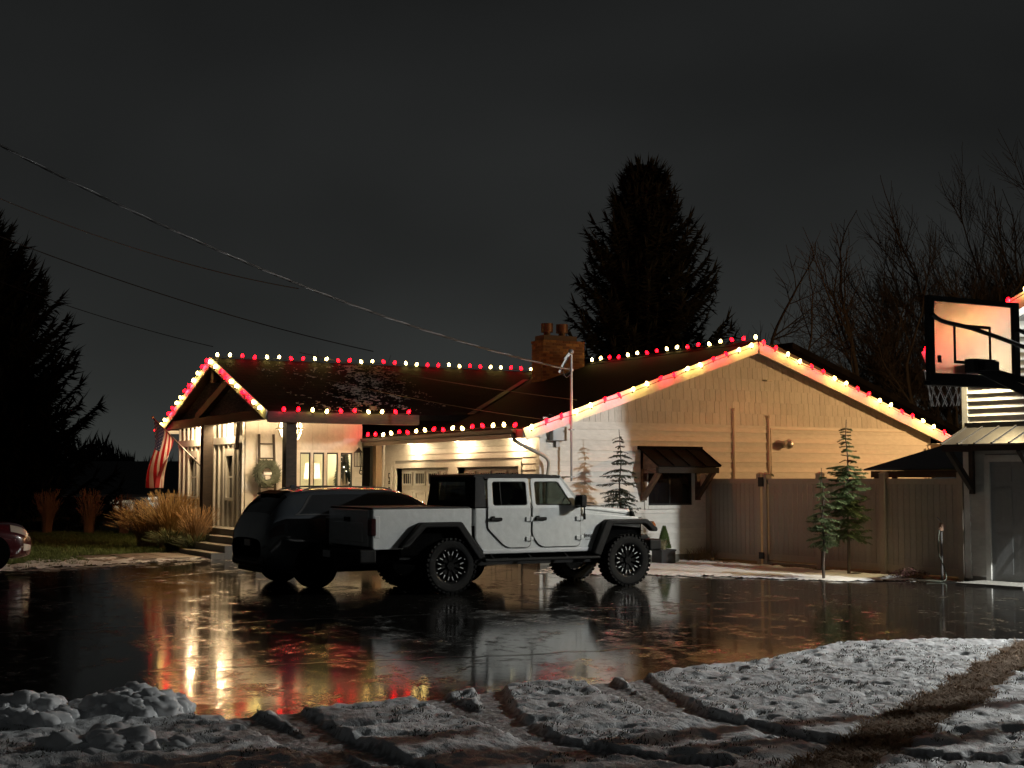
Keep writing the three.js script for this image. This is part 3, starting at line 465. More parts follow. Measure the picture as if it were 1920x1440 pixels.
{ // inside the tall windows: table lamp, and the decorated tree
  const l = thing('table_lamp', 'lamp with a pale drum shade glowing behind the second window', 'lamp', [13.62, FL, -34.9]);
  part('stand', new THREE.CylinderGeometry(0.02, 0.03, 1.25, 10).translate(0, 0.62, 0), blackMetal, l); part('foot', new THREE.CylinderGeometry(0.14, 0.15, 0.03, 20).translate(0, 0.015, 0), blackMetal, l);
  part('lamp_shade', new THREE.CylinderGeometry(0.19, 0.22, 0.42, 24, 1, true).translate(0, 1.42, 0), MP(0.85, 0.75, 0.5, 0.9, { transmission: 0.5, thickness: 0, side: THREE.DoubleSide }), l);
  part('bulb', new THREE.SphereGeometry(0.05, 12, 10).translate(0, 1.4, 0), glow(4, 3.2, 1.8), l).castShadow = false; pointLamp(l, [0, 1.4, 0], lin(1, 0.8, 0.45), 3, 2, 'lamp_light');
  const t = thing('christmas_tree', 'dark indoor Christmas tree with tiny white lights behind the rightmost tall window', 'tree', [14.06, FL, -33.85]);
  const r = rng(8), f = [], lights = []; const fairy = new THREE.SphereGeometry(0.022, 6, 5);
  for (let i = 0; i < 4200; i++) { const h = Math.pow(r(), 1.3) * 2.0, rad = (2.05 - h) * 0.15 * Math.sqrt(r()), a = r() * 6.283, x = Math.cos(a) * rad, z = Math.sin(a) * rad, l2 = 0.1; f.push([[x, h + 0.25, z], [x + Math.cos(a) * l2, h + 0.19, z + Math.sin(a) * l2], [x + Math.cos(a + 0.4) * 0.03, h + 0.27, z + Math.sin(a + 0.4) * 0.03]]); }
  part('branches', tris(f), M(0.025, 0.05, 0.025, 0.8), t); part('trunk', new THREE.CylinderGeometry(0.02, 0.045, 2.1, 8).translate(0, 1.05, 0), woodDark, t);
  for (let i = 0; i < 34; i++) { const h = r() * 1.9, rad = (2.05 - h) * 0.15, a = r() * 6.283; lights.push(fairy.clone().translate(Math.cos(a) * rad, h + 0.25, Math.sin(a) * rad)); }
  const fl = part('fairy_lights', merge(lights), glow(3.5, 3.2, 2.4), t); fl.userData.kind = 'stuff';
  const s = thing('window_figure', 'small pale spired ornament on the sill at the foot of the indoor tree', 'ornament', [14.02, FL + 0.62, -33.62]);
  part('spires', merge(...[[0, 0.62], [-0.08, 0.42], [0.08, 0.45]].map(([x, h]) => new THREE.ConeGeometry(0.07, h, 8).translate(x, h / 2 + 0.2, 0))), M(0.4, 0.32, 0.22, 0.6), s);
  part('base', box(-0.18, 0.18, -0.5, 0.2, -0.1, 0.1), M(0.35, 0.28, 0.2, 0.7), s);
  for (const [x, y] of [[-0.07, 0.3], [0.07, 0.32], [-0.02, 0.12]]) { part('candle_bulb', new THREE.SphereGeometry(0.03, 8, 6).translate(x, y, 0.1), glow(3.5, 3.0, 2.0), s); }
}
{ // flag on its staff, hung from the left porch post
  const F = thing('flag', 'red and white striped flag with starred blue corner on the left porch post', 'flag', [10.64, 2.1, -34.9]);
  const S = [0, 0, 0], E = [-0.42, 1.38, -3.2], dir = V(...E).normalize();
  part('staff', beam(S, [E[0] * 1.02, E[1] * 1.02, E[2] * 1.02], 0.03, 0.03), M(0.12, 0.09, 0.06, 0.5), F);
  part('finial', new THREE.SphereGeometry(0.035, 10, 8).translate(E[0] * 1.03, E[1] * 1.03, E[2] * 1.03), M(0.5, 0.4, 0.2, 0.3, { metalness: 0.8 }), F);
  const flagTex = (() => { const c = document.createElement('canvas'); c.width = 760; c.height = 400; const x = c.getContext('2d'); for (let i = 0; i < 13; i++) { x.fillStyle = i % 2 ? '#f2ede4' : '#b81a26'; x.fillRect(0, (i * 400) / 13, 760, 400 / 13 + 1); } x.fillStyle = '#2a3868'; x.fillRect(0, 0, 304, (400 * 7) / 13); x.fillStyle = '#dcdcdc'; for (let r = 0; r < 9; r++) for (let k = 0; k < (r % 2 ? 5 : 6); k++) { const cx = 25 + k * 51 + (r % 2 ? 25 : 0), cy = 13 + r * 23.5; x.beginPath(); for (let q = 0; q < 10; q++) { const a = (q * Math.PI) / 5 - Math.PI / 2, rr = q % 2 ? 4 : 10; x.lineTo(cx + Math.cos(a) * rr, cy + Math.sin(a) * rr); } x.fill(); } const t = new THREE.CanvasTexture(c); t.colorSpace = THREE.SRGBColorSpace; t.anisotropy = 8; return t; })();
  // hoist along the upper 1.25 m of the staff; the fly hangs down in folds
  const nu = 60, nv = 36, pos = [], uv = [], idx = [], hoist = 1.45, L = V(...E).length();
  for (let j = 0; j <= nv; j++) for (let i = 0; i <= nu; i++) {
    const u = i / nu, v = j / nv, q = dir.clone().multiplyScalar(L - 0.06 - v * hoist), top = dir.clone().multiplyScalar(L - 0.06), ga = smoothstep(u, 0, 0.85);
    const y = q.y - lerp(1.88, 1.3, v) * Math.pow(u, 1.08), z = lerp(q.z, top.z + lerp(-0.34, 0.2, v), ga), x = q.x - 0.02 + ga * (0.16 * Math.sin(v * 8.5 + u * 1.3 + 0.6) + 0.05 * Math.sin(v * 15 + 1));
    pos.push(x, y, z + 0.07 * ga * Math.sin(v * 9.5 + 2)); uv.push(u, 1 - v);
  }
  for (let j = 0; j < nv; j++) for (let i = 0; i < nu; i++) { const p = j * (nu + 1) + i, q = p + nu + 1; idx.push(p, q, p + 1, p + 1, q, q + 1); }
  const g = new THREE.BufferGeometry(); g.setAttribute('position', new THREE.Float32BufferAttribute(pos, 3)); g.setAttribute('uv', new THREE.Float32BufferAttribute(uv, 2)); g.setIndex(idx); g.computeVertexNormals();
  part('cloth', g, MP(1, 1, 1, 0.85, { map: flagTex, transmission: 0.55, thickness: 0, side: THREE.DoubleSide }), F);
  part('holder', new THREE.CylinderGeometry(0.025, 0.025, 0.14, 8).rotateX(-1.2), steel, F);
}
{ // electric service: mast through the roof edge, weatherhead, and the wires
  const m = thing('service_mast', 'galvanised electric mast rising past the garage eave with a weatherhead', 'mast', [15.57, 1.75, -24.96]);
  part('pipe', new THREE.CylinderGeometry(0.026, 0.026, 2.72, 12).translate(0, 1.38, 0), galv, m);
  part('weatherhead', merge(new THREE.SphereGeometry(0.06, 12, 8).scale(1, 1, 1.3).translate(-0.01, 2.77, 0), beam([-0.02, 2.76, 0], [-0.16, 2.6, -0.02], 0.05, 0.06), beam([-0.14, 2.62, 0], [-0.3, 2.32, -0.02], 0.035, 0.04)), M(0.25, 0.25, 0.25, 0.5, { metalness: 0.4 }), m);
  part('drip_loop', merge(tube([[-0.08, 2.66, 0.02], [-0.22, 2.38, 0.02], [-0.14, 2.22, 0.02], [-0.02, 2.34, 0.02], [-0.08, 2.44, 0]], 0.01, 24, 5), tube([[-0.05, 2.64, -0.02], [-0.26, 2.34, -0.03], [-0.18, 2.26, -0.03], [-0.03, 2.36, 0]], 0.008, 20, 5)), blackMetal, m);
  part('strap', merge(box(-0.05, 0.05, 0.1, 0.13, -0.32, 0.04), box(-0.05, 0.05, 1.1, 1.13, -0.05, 0.04)), galv, m);
  part('clamp', new THREE.CylinderGeometry(0.045, 0.045, 0.05, 12).translate(0, 2.38, 0), galv, m);
  const wire = (name, label, a, b, sag, r, mat, n = 40) => { const pts = []; for (let i = 0; i <= n; i++) { const t = i / n; pts.push([lerp(a[0], b[0], t), lerp(a[1], b[1], t) - sag * 4 * t * (1 - t), lerp(a[2], b[2], t)]); } return tag(part(name, tube(pts, r, n * 2, 5), mat, scene), label, 'wire'); };
  const wm = M(0.035, 0.035, 0.036, 0.6);
  // twisted triplex service drop: two insulated conductors wound on a bare neutral
  const A = V(2.91, 6.94, -21.33), B = V(15.6, 4.13, -24.97), n = 150, strand = [0, 1, 2].map(() => []);
  for (let i = 0; i <= n; i++) { const t = i / n, p = A.clone().lerp(B, t); p.y -= 0.42 * 4 * t * (1 - t); for (let k = 0; k < 3; k++) { const a = t * 90 + k * 2.094; strand[k].push([p.x, p.y + 0.012 * Math.sin(a), p.z + 0.012 * Math.cos(a)]); } }
  const drop = thing('service_cable', 'twisted overhead cable from the upper left down to the mast', 'cable', [0, 0, 0]);
  strand.forEach((s, k) => part('strand', tube(s, 0.011, 450, 4), k ? M(0.02, 0.02, 0.02, 0.5) : M(0.16, 0.16, 0.17, 0.5), drop));
  wire('overhead_wire', 'thin dark wire across the dark roof from below the ridge lights to the mast', [13.6, 5.3, -35.9], [15.7, 3.5, -24.95], 0.1, 0.009, wm);
  wire('overhead_wire', 'lower thin wire across the dark roof above the garage eave', [12.9, 4.35, -32.5], [15.0, 3.05, -24.9], 0.08, 0.007, wm);
  wire('overhead_wire', 'faint upper line that meets the twisted cable in mid sky', [5.31, 10.1, -40.65], [15.73, 7.9, -41.65], 0.35, 0.014, wm);
  wire('overhead_wire', 'faint middle line running down behind the bare shrub tops', [6.47, 10.51, -49.19], [21.06, 6.63, -47.83], 0.35, 0.017, wm);
  wire('overhead_wire', 'faintest lowest line ending behind the porch peak', [7.71, 9.75, -55.39], [16.42, 7.0, -52.75], 0.2, 0.014, wm);
}
// ================================================================== the ground
const inPoly = (x, z, P) => { let c = false; for (let i = 0, j = P.length - 1; i < P.length; j = i++) if ((P[i][1] > z) !== (P[j][1] > z) && x < ((P[j][0] - P[i][0]) * (z - P[i][1])) / (P[j][1] - P[i][1]) + P[i][0]) c = !c; return c; };
const segD = (x, z, P) => { let d = 1e9, s = 0; for (let i = 0; i + 1 < P.length; i++) { const ax = P[i][0], az = P[i][1], bx = P[i + 1][0] - ax, bz = P[i + 1][1] - az, t = clamp(((x - ax) * bx + (z - az) * bz) / (bx * bx + bz * bz), 0, 1), q = Math.hypot(x - ax - bx * t, z - az - bz * t); if (q < d) { d = q; s = bx * (z - az) - bz * (x - ax); } } return s < 0 ? -d : d; };
const drop = (x, z) => -0.9 * smoothstep(-z, 51, 60) - 1.2 * smoothstep(-z, 60, 85);
{ // one sheet to the horizon, falling away past the lawn
  const pos = [], idx = [], xs = [], zs = [];
  for (let i = -40; i <= 40; i++) xs.push(12 + Math.sign(i) * Math.pow(Math.abs(i) / 40, 2.2) * 420);
  for (let i = -40; i <= 40; i++) zs.push(-25 + Math.sign(i) * Math.pow(Math.abs(i) / 40, 2.0) * 420);
  zs.sort((a, b) => b - a);
  for (const z of zs) for (const x of xs) pos.push(x, drop(x, z) - 0.012, z);
  for (let j = 0; j < 80; j++) for (let i = 0; i < 80; i++) { const p = j * 81 + i, q = p + 81; idx.push(p, p + 1, q, p + 1, q + 1, q); }
  const g = new THREE.BufferGeometry(); g.setAttribute('position', new THREE.Float32BufferAttribute(pos, 3)); g.setIndex(idx); g.computeVertexNormals();
  g.setAttribute('uv', new THREE.Float32BufferAttribute(pos.filter((_, i) => i % 3 !== 1), 2));
  const soil = dataTex(256, 256, (u, v) => { const n = tileN(u, v, 3, 2, 5), m = tileN(u, v, 12, 7, 3), k = 0.5 + 0.35 * n + 0.3 * m; return [k, k * 0.86, k * 0.6]; }, true);
  struct('ground', g, M(0.16, 0.15, 0.13, 0.95, { map: rep(soil, 0.5), bumpMap: rep(grainTex, 0.8), bumpScale: 0.03 }));
}
// --- the wet asphalt drive
const driveP = [[-40, -10.1], [2.6, -10.0], [7.1, -10.1], [9.1, -10.6], [10.3, -11.1], [12.6, -10.4], [14, -9.0], [21, -9.0], [20.0, -16.5], [18.9, -17.8], [17.4, -18.6], [16.3, -20.5], [16.0, -24.5], [15.0, -25.2], [15.0, -33.3], [10.0, -33.6], [7.6, -30.2], [5.95, -29.35], [5.5, -31.8], [-40, -31]];
{
  const s = new THREE.Shape(driveP.map(([x, z]) => new THREE.Vector2(x, -z))), g = new THREE.ShapeGeometry(s).rotateX(-Math.PI / 2), p = g.attributes.position, uv = g.attributes.uv;
  for (let i = 0; i < p.count; i++) uv.setXY(i, p.getX(i), p.getZ(i));
  // worn patches: slick where water stands, duller and stony between
  const wet = dataTex(1024, 1024, (u, v) => { const n = tileN(u, v, 3.4, 31, 6), m = tileN(u, v, 9, 3, 4), q = tileN(u, v, 20, 8, 3), lo = tileN(u, v, 1.1, 57, 3), k = smoothstep(n + 0.45 * m + 0.8 * lo, -0.05, 0.75); return clamp(0.075 + 0.24 * k + 0.07 * q * k, 0.05, 0.5); });
  const relief = dataTex(1024, 1024, (u, v) => { const n = tileN(u, v, 3.4, 31, 6), m = tileN(u, v, 9, 3, 4), lo = tileN(u, v, 1.1, 57, 3), k = smoothstep(n + 0.45 * m + 0.8 * lo, -0.05, 0.75), q = tileN(u, v, 16, 8, 4), f = tileN(u, v, 34, 3, 3); return clamp(0.5 + 0.1 * n + (0.05 + 0.2 * k) * q + (0.12 + 0.12 * k) * f, 0, 1); });
  const tint = dataTex(512, 512, (u, v) => { const n = tileN(u, v, 2, 13, 5), q = tileN(u, v, 25, 3, 3), k = 0.72 + 0.25 * n + 0.2 * q; return [k, k, k * 0.98]; }, true);
  struct('driveway', g, MP(0.022, 0.021, 0.02, 1, { map: rep(tint, 1 / 5), roughnessMap: rep(wet, 1 / 5.1), bumpMap: rep(relief, 1 / 5.1), bumpScale: 0.0016, ior: 1.4 }));
  // cracks sealed with tar
  const crack = (pts, w) => { const T = []; for (let i = 0; i + 1 < pts.length; i++) { const [a, b] = [pts[i], pts[i + 1]], d = Math.hypot(b[0] - a[0], b[1] - a[1]), nx = ((a[1] - b[1]) / d) * w, nz = ((b[0] - a[0]) / d) * w, y = 0.004; T.push([[a[0] - nx, y, a[1] - nz], [b[0] - nx, y, b[1] - nz], [b[0] + nx, y, b[1] + nz]], [[a[0] - nx, y, a[1] - nz], [b[0] + nx, y, b[1] + nz], [a[0] + nx, y, a[1] + nz]]); } return tris(T); };
  const wob = (a, b, n, k, s) => { const r = rng(s); return Array.from({ length: n + 1 }, (_, i) => { const t = i / n; return [lerp(a[0], b[0], t) + (r() - 0.5) * k, lerp(a[1], b[1], t) + (r() - 0.5) * k]; }); };
  struct('crack_sealing', merge(crack(wob([4.2, -23.5], [9.0, -27.2], 30, 0.16, 3), 0.018), crack(wob([3.5, -13.2], [9.5, -12.2], 30, 0.14, 5), 0.016), crack(wob([2.2, -17.5], [14, -16.2], 44, 0.2, 9), 0.014)), M(0.012, 0.012, 0.012, 0.35));
}
{ // the paved walk that leads from the drive to the porch steps
  const pv = M(0.2, 0.17, 0.14, 0.45, { map: rep(paintTint, 0.6), bumpMap: rep(grainTex, 2), bumpScale: 0.006 }), w = new THREE.Group(); w.name = 'walkway'; w.userData.kind = 'structure'; scene.add(w);
  for (let i = 0; i < 4; i++) for (let j = 0; j < 3; j++) part('paving_slab', box(8.0 + i * 0.42 * 1.0, 8.0 + i * 0.42 + 0.41, 0.002, 0.035 + 0.004 * ((i * 7 + j * 3) % 3), -31.3 - j * 0.8 - 0.79, -31.3 - j * 0.8), pv, w);
  part('landing', box(7.2, 9.72, 0.0, 0.02, -33.75, -31.0).translate(0, -0.004, 0), pv, w);
}
// --- a lying sheet of snow: cells of a grid that pass a ragged mask, with their own thickness
function snowSheet(x0, x1, z0, z1, cell, mask, thick, base = () => 0.006) {
  const nx = Math.round((x1 - x0) / cell), nz = Math.round((z1 - z0) / cell), m = [], pos = [], idx = [], at = new Map();
  for (let j = 0; j <= nz; j++) for (let i = 0; i <= nx; i++) m.push(mask(x0 + i * cell, z0 + j * cell));
  const id = (i, j) => { const k = j * (nx + 1) + i; if (!at.has(k)) { const x = x0 + i * cell + 0.3 * cell * N3(i * 0.9, j * 0.9, 3), z = z0 + j * cell + 0.3 * cell * N3(i * 0.9, j * 0.9, 9), h = clamp(m[k] * 3, 0, 1); at.set(k, pos.length / 3); pos.push(x, base(x, z) + h * thick(x, z), z); } return at.get(k); };
  for (let j = 0; j < nz; j++) for (let i = 0; i < nx; i++) { const k = j * (nx + 1) + i, c = [m[k], m[k + 1], m[k + nx + 1], m[k + nx + 2]]; if (c[0] > 0 && c[1] > 0 && c[2] > 0) idx.push(id(i, j), id(i, j + 1), id(i + 1, j)); if (c[1] > 0 && c[2] > 0 && c[3] > 0) idx.push(id(i + 1, j), id(i, j + 1), id(i + 1, j + 1)); }
  const g = new THREE.BufferGeometry(); g.setAttribute('position', new THREE.Float32BufferAttribute(pos, 3)); g.setIndex(idx); g.computeVertexNormals(); g.setAttribute('uv', new THREE.Float32BufferAttribute(pos.filter((_, i) => i % 3 !== 1), 2)); return g;
}
// --- foreground: snow over rough grass, cut by tyre ruts
const ruts = [
  { w: 0.17, p: [[5.09, -10.6], [5.01, -9.79], [4.97, -9.26], [4.97, -8.9], [4.94, -8.54], [4.88, -8.15], [4.9, -7.6]] },
  { w: 0.14, p: [[5.76, -10.6], [5.23, -9.46], [5.05, -8.95], [4.98, -8.58], [4.93, -8.2], [4.98, -7.96], [5.06, -7.67], [5.17, -7.41], [5.4, -7.0]] },
  { w: 0.17, p: [[6.85, -10.75], [6.6, -9.92], [6.47, -9.41], [6.38, -8.88], [6.42, -8.4], [6.43, -7.95], [6.45, -7.52], [6.51, -7.16], [6.6, -6.82], [6.8, -6.44], [7.2, -5.9]] },
  { w: 0.14, p: [[7.3, -10.75], [6.89, -9.82], [6.66, -9.24], [6.48, -8.7]] },
  { w: 0.16, p: [[3.4, -10.4], [3.44, -9.65], [3.44, -9.0], [3.41, -8.37], [3.4, -7.6]] },
  { w: 0.14, p: [[3.83, -10.4], [3.74, -9.65], [3.67, -9.1], [3.68, -8.66], [3.7, -8.02], [3.8, -7.3]] },
];
const trail = [[12.4, -10.3], [11.9, -10.04], [10.14, -9.01], [8.93, -8.27], [8.02, -7.75], [7.17, -7.23], [6.57, -6.92], [5.9, -6.55]];
const edgeP = [[1, -10.9], [2.0, -10.6], [2.63, -10.45], [3.25, -10.31], [4.57, -10.33], [5.9, -10.5], [7.12, -10.45], [8.02, -10.7], [9.04, -10.92], [9.71, -11.12], [10.4, -11.41], [11.05, -11.44], [11.84, -11.1], [12.56, -10.7], [14, -9.9]];
const edgeZ = (x) => { let i = 0; while (i < edgeP.length - 2 && x > edgeP[i + 1][0]) i++; const [a, b] = [edgeP[i], edgeP[i + 1]]; return lerp(a[1], b[1], clamp((x - a[0]) / (b[0] - a[0]), 0, 1)); };
const rutAt = (x, z) => { let k = 1; for (const r of ruts) k = Math.min(k, smoothstep(Math.abs(segD(x, z, r.p)), r.w * 0.7, r.w * 1.05)); return k; };
const trailAt = (x, z) => 1 - smoothstep(Math.abs(segD(x, z, trail)) + 0.14 * fbm(x * 1.7, z * 1.7, 4, 3), 0.05, 0.32);
function foreH(x, z) {
  const e = z - edgeZ(x) + 0.04 * fbm(x * 2.2, z * 2.2, 1, 3), edge = smoothstep(e, 0, 0.1), k = rutAt(x, z), t = trailAt(x, z);
  const roll = 0.02 * fbm(x * 0.55, z * 0.55, 2, 3), lump = 0.02 * fbm(x * 2.0, z * 2.0, 7, 3) + 0.018 * fbm(x * 5.5, z * 5.5, 17, 3), fine = 0.006 * fbm(x * 9, z * 9, 3, 4), dent = -0.03 * smoothstep(fbm(x * 2.1 + 9, z * 3.1, 5, 2), 0.3, 0.62);
  const lip = 0.006 * Math.exp(-Math.pow((e - 0.14) / 0.12, 2)), soft = 0.062 + roll + lump + dent + lip, floor = 0.012 + 0.012 * fbm(x * 5, z * 5, 6, 3) + 0.3 * fine;
  return edge * (lerp(floor, Math.max(soft, floor), k * (1 - 0.85 * t)) + fine);
}
{
  const x0 = 1.2, x1 = 13.6, z0 = -11.75, z1 = -5.3, c = 0.028, nx = Math.round((x1 - x0) / c), nz = Math.round((z1 - z0) / c), pos = [], idx = [], col = [], keep = [];
  for (let j = 0; j <= nz; j++) for (let i = 0; i <= nx; i++) {
    const x = x0 + i * c, z = z0 + j * c, h = foreH(x, z), k = rutAt(x, z), t = trailAt(x, z), n = fbm(x * 6, z * 6, 12, 3), thin = smoothstep(fbm(x * 1.3, z * 1.3, 31, 3), 0.15, 0.6);
    keep.push(z > edgeZ(x) - 0.14); pos.push(x, h - 0.004, z);
    // matter, not light: clean snow, slush in the ruts, bare brown grass on the trail
    const gr = fbm(x * 17, z * 17, 41, 3), s = k < 0.55 ? (gr > -0.18 ? 0.78 : 0.25) : 0, b = clamp(t * 1.1 + 0.25 * n * t, 0, 1), g = thin * clamp(0.12 + 0.3 * n, 0, 0.35);
    let q = [0.78, 0.8, 0.82].map((v, m) => lerp(v, [0.14, 0.14, 0.138][m], s)); q = q.map((v, m) => lerp(v, lerp([0.2, 0.195, 0.18][m], [0.34, 0.23, 0.14][m], t), Math.max(b, g))); col.push(...q);
  }
  for (let j = 0; j < nz; j++) for (let i = 0; i < nx; i++) { const p = j * (nx + 1) + i, q = p + nx + 1; if (keep[p] && keep[p + 1] && keep[q] && keep[q + 1]) idx.push(p, q, p + 1, p + 1, q, q + 1); }
  const g = new THREE.BufferGeometry(); g.setAttribute('position', new THREE.Float32BufferAttribute(pos, 3)); g.setAttribute('color', new THREE.Float32BufferAttribute(col, 3)); g.setIndex(idx); g.computeVertexNormals(); g.setAttribute('uv', new THREE.Float32BufferAttribute(pos.filter((_, i) => i % 3 !== 1), 2));
  const m = M(1, 1, 1, 0.65, { vertexColors: true, bumpMap: rep(snowBump, 0.8), bumpScale: 0.02 });
  const o = struct('snow_covered_lawn', g, m); o.userData.label = 'rutted snow over rough grass at the edge of the drive';
}
// blades: each clump a handful of bent thin triangles
function bladeClump(n, h, spread, seed, lean = 0.5) {
  const r = rng(seed), T = [];
  for (let i = 0; i < n; i++) { const a = r() * 6.283, d = Math.sqrt(r()) * spread, x = Math.cos(a) * d, z = Math.sin(a) * d, hh = h * (0.5 + r() * 0.6), b = r() * 6.283, w = 0.0022 + r() * 0.002, l = lean * hh * (0.3 + r()), mx = x + Math.cos(b) * l * 0.35, mz = z + Math.sin(b) * l * 0.35, ex = x + Math.cos(b) * l, ez = z + Math.sin(b) * l, cx = Math.sin(b) * w, cz = -Math.cos(b) * w; T.push([[x - cx, 0, z - cz], [x + cx, 0, z + cz], [mx + cx, hh * 0.6, mz + cz]], [[x - cx, 0, z - cz], [mx + cx, hh * 0.6, mz + cz], [mx - cx, hh * 0.6, mz - cz]], [[mx - cx, hh * 0.6, mz - cz], [mx + cx, hh * 0.6, mz + cz], [ex, hh * 0.95, ez]]); }
  return tris(T);
}
const grassM = (r, g, b) => MP(r, g, b, 0.85, { side: THREE.DoubleSide });
function scatter(name, label, geos, mat, n, pick, seed, kind = 'stuff') {
  const r = rng(seed), spots = geos.map(() => []); let guard = 0, made = 0;
  while (made < n && guard++ < n * 60) { const s = pick(r); if (!s) continue; spots[made % geos.length].push(s); made++; }
  const root = geos.length > 1 ? new THREE.Group() : null; if (root) { root.name = numbered(name); root.userData = { kind, label }; scene.add(root); }
  geos.forEach((g, k) => { const im = shade(new THREE.InstancedMesh(g, Array.isArray(mat) ? mat[k % mat.length] : mat, spots[k].length)), m = new THREE.Matrix4(), q = new THREE.Quaternion(), e = new THREE.Euler();
    spots[k].forEach(([x, y, z, s], i) => { e.set((r() - 0.5) * 0.3, r() * 6.283, (r() - 0.5) * 0.3); m.compose(V(x, y, z), q.setFromEuler(e), V(s, s, s)); im.setMatrixAt(i, m); });
    im.name = root ? 'tuft' : numbered(name); if (!root) { im.userData = { kind, label }; } else im.userData.kind = kind; (root ?? scene).add(im); });
}
{
  const clumps = [1, 2, 3].map((s) => bladeClump(5, 0.034, 0.035, s, 1.6)), dry = [4, 5].map((s) => bladeClump(16, 0.045, 0.05, s, 2.4));
  const area = (r) => [1.6 + r() * 11.6, -11.4 + r() * 5.9];
  scatter('grass', 'grass blades poking through the foreground snow', clumps, grassM(0.14, 0.14, 0.115), 9000, (r) => { const [x, z] = area(r); if (z < edgeZ(x) + 0.06 || rutAt(x, z) < 0.3) return null; const d = fbm(x * 1.3, z * 1.3, 31, 3) + 0.22 * smoothstep(x, 5, 9); if (d < -0.05 + r() * 0.5) return null; return [x, foreH(x, z) - 0.02, z, 0.5 + r() * 0.75]; }, 71);
  scatter('dry_grass', 'flattened brown grass on the bare trail through the snow', dry, grassM(0.42, 0.28, 0.165), 2200, (r) => { const [x, z] = area(r); if (trailAt(x, z) < 0.25 + r() * 0.5 || z < edgeZ(x) + 0.02) return null; return [x, foreH(x, z) - 0.008, z, 0.6 + r() * 0.8]; }, 72);
}
// --- ploughed snow heaps at the lower left
const heapM = M(0.78, 0.8, 0.82, 0.7);
function snowHeap(label, c, rx, rz, h, seed, n) {
  const r = rng(seed), gs = [];
  for (let i = 0; i < n; i++) {
    const a = r() * 6.283, d = Math.sqrt(r()), x = c[0] + Math.cos(a) * d * rx, z = c[1] + Math.sin(a) * d * rz, s = (0.035 + 0.085 * Math.pow(r(), 1.5)), y = Math.max(0, h * (1 - d * d) * (0.55 + 0.45 * r())) ;
    const g = mergeVertices(strip(new THREE.IcosahedronGeometry(s, 3)).deleteAttribute('uv').deleteAttribute('normal')), p = g.attributes.position, o = r() * 50;
    for (let k = 0; k < p.count; k++) { const q = V(p.getX(k), p.getY(k), p.getZ(k)), f = 1 + 0.36 * fbm(q.x * 13 + o, q.y * 13, q.z * 13, 3) + 0.07 * fbm(q.x * 60, q.y * 60, q.z * 60 + o, 2); q.multiplyScalar(f); p.setXYZ(k, q.x * 1.15, q.y * 0.85, q.z * 1.1); }
    g.computeVertexNormals(); gs.push(g.translate(x, y + s * 0.3, z));
  }
  const g = mergeGeometries(gs); g.setAttribute('uv', new THREE.Float32BufferAttribute(Array.from({ length: g.attributes.position.count * 2 }, (_, i) => g.attributes.position.array[Math.floor(i / 2) * 3 + (i % 2) * 2]), 2));
  const o = struct('snow_heap', g, heapM, label, 'stuff'); return o;
}
snowHeap('lumpy ploughed snow heap at the near corner of the drive', [2.75, -10.75], 0.4, 0.34, 0.13, 91, 190);
snowHeap('lumpy snow heap cut by the left edge of the photograph', [2.0, -10.85], 0.3, 0.5, 0.13, 92, 120);
snowHeap('loose snow clods at the bottom left of the rutted lawn', [2.25, -9.4], 0.5, 0.35, 0.04, 93, 40);
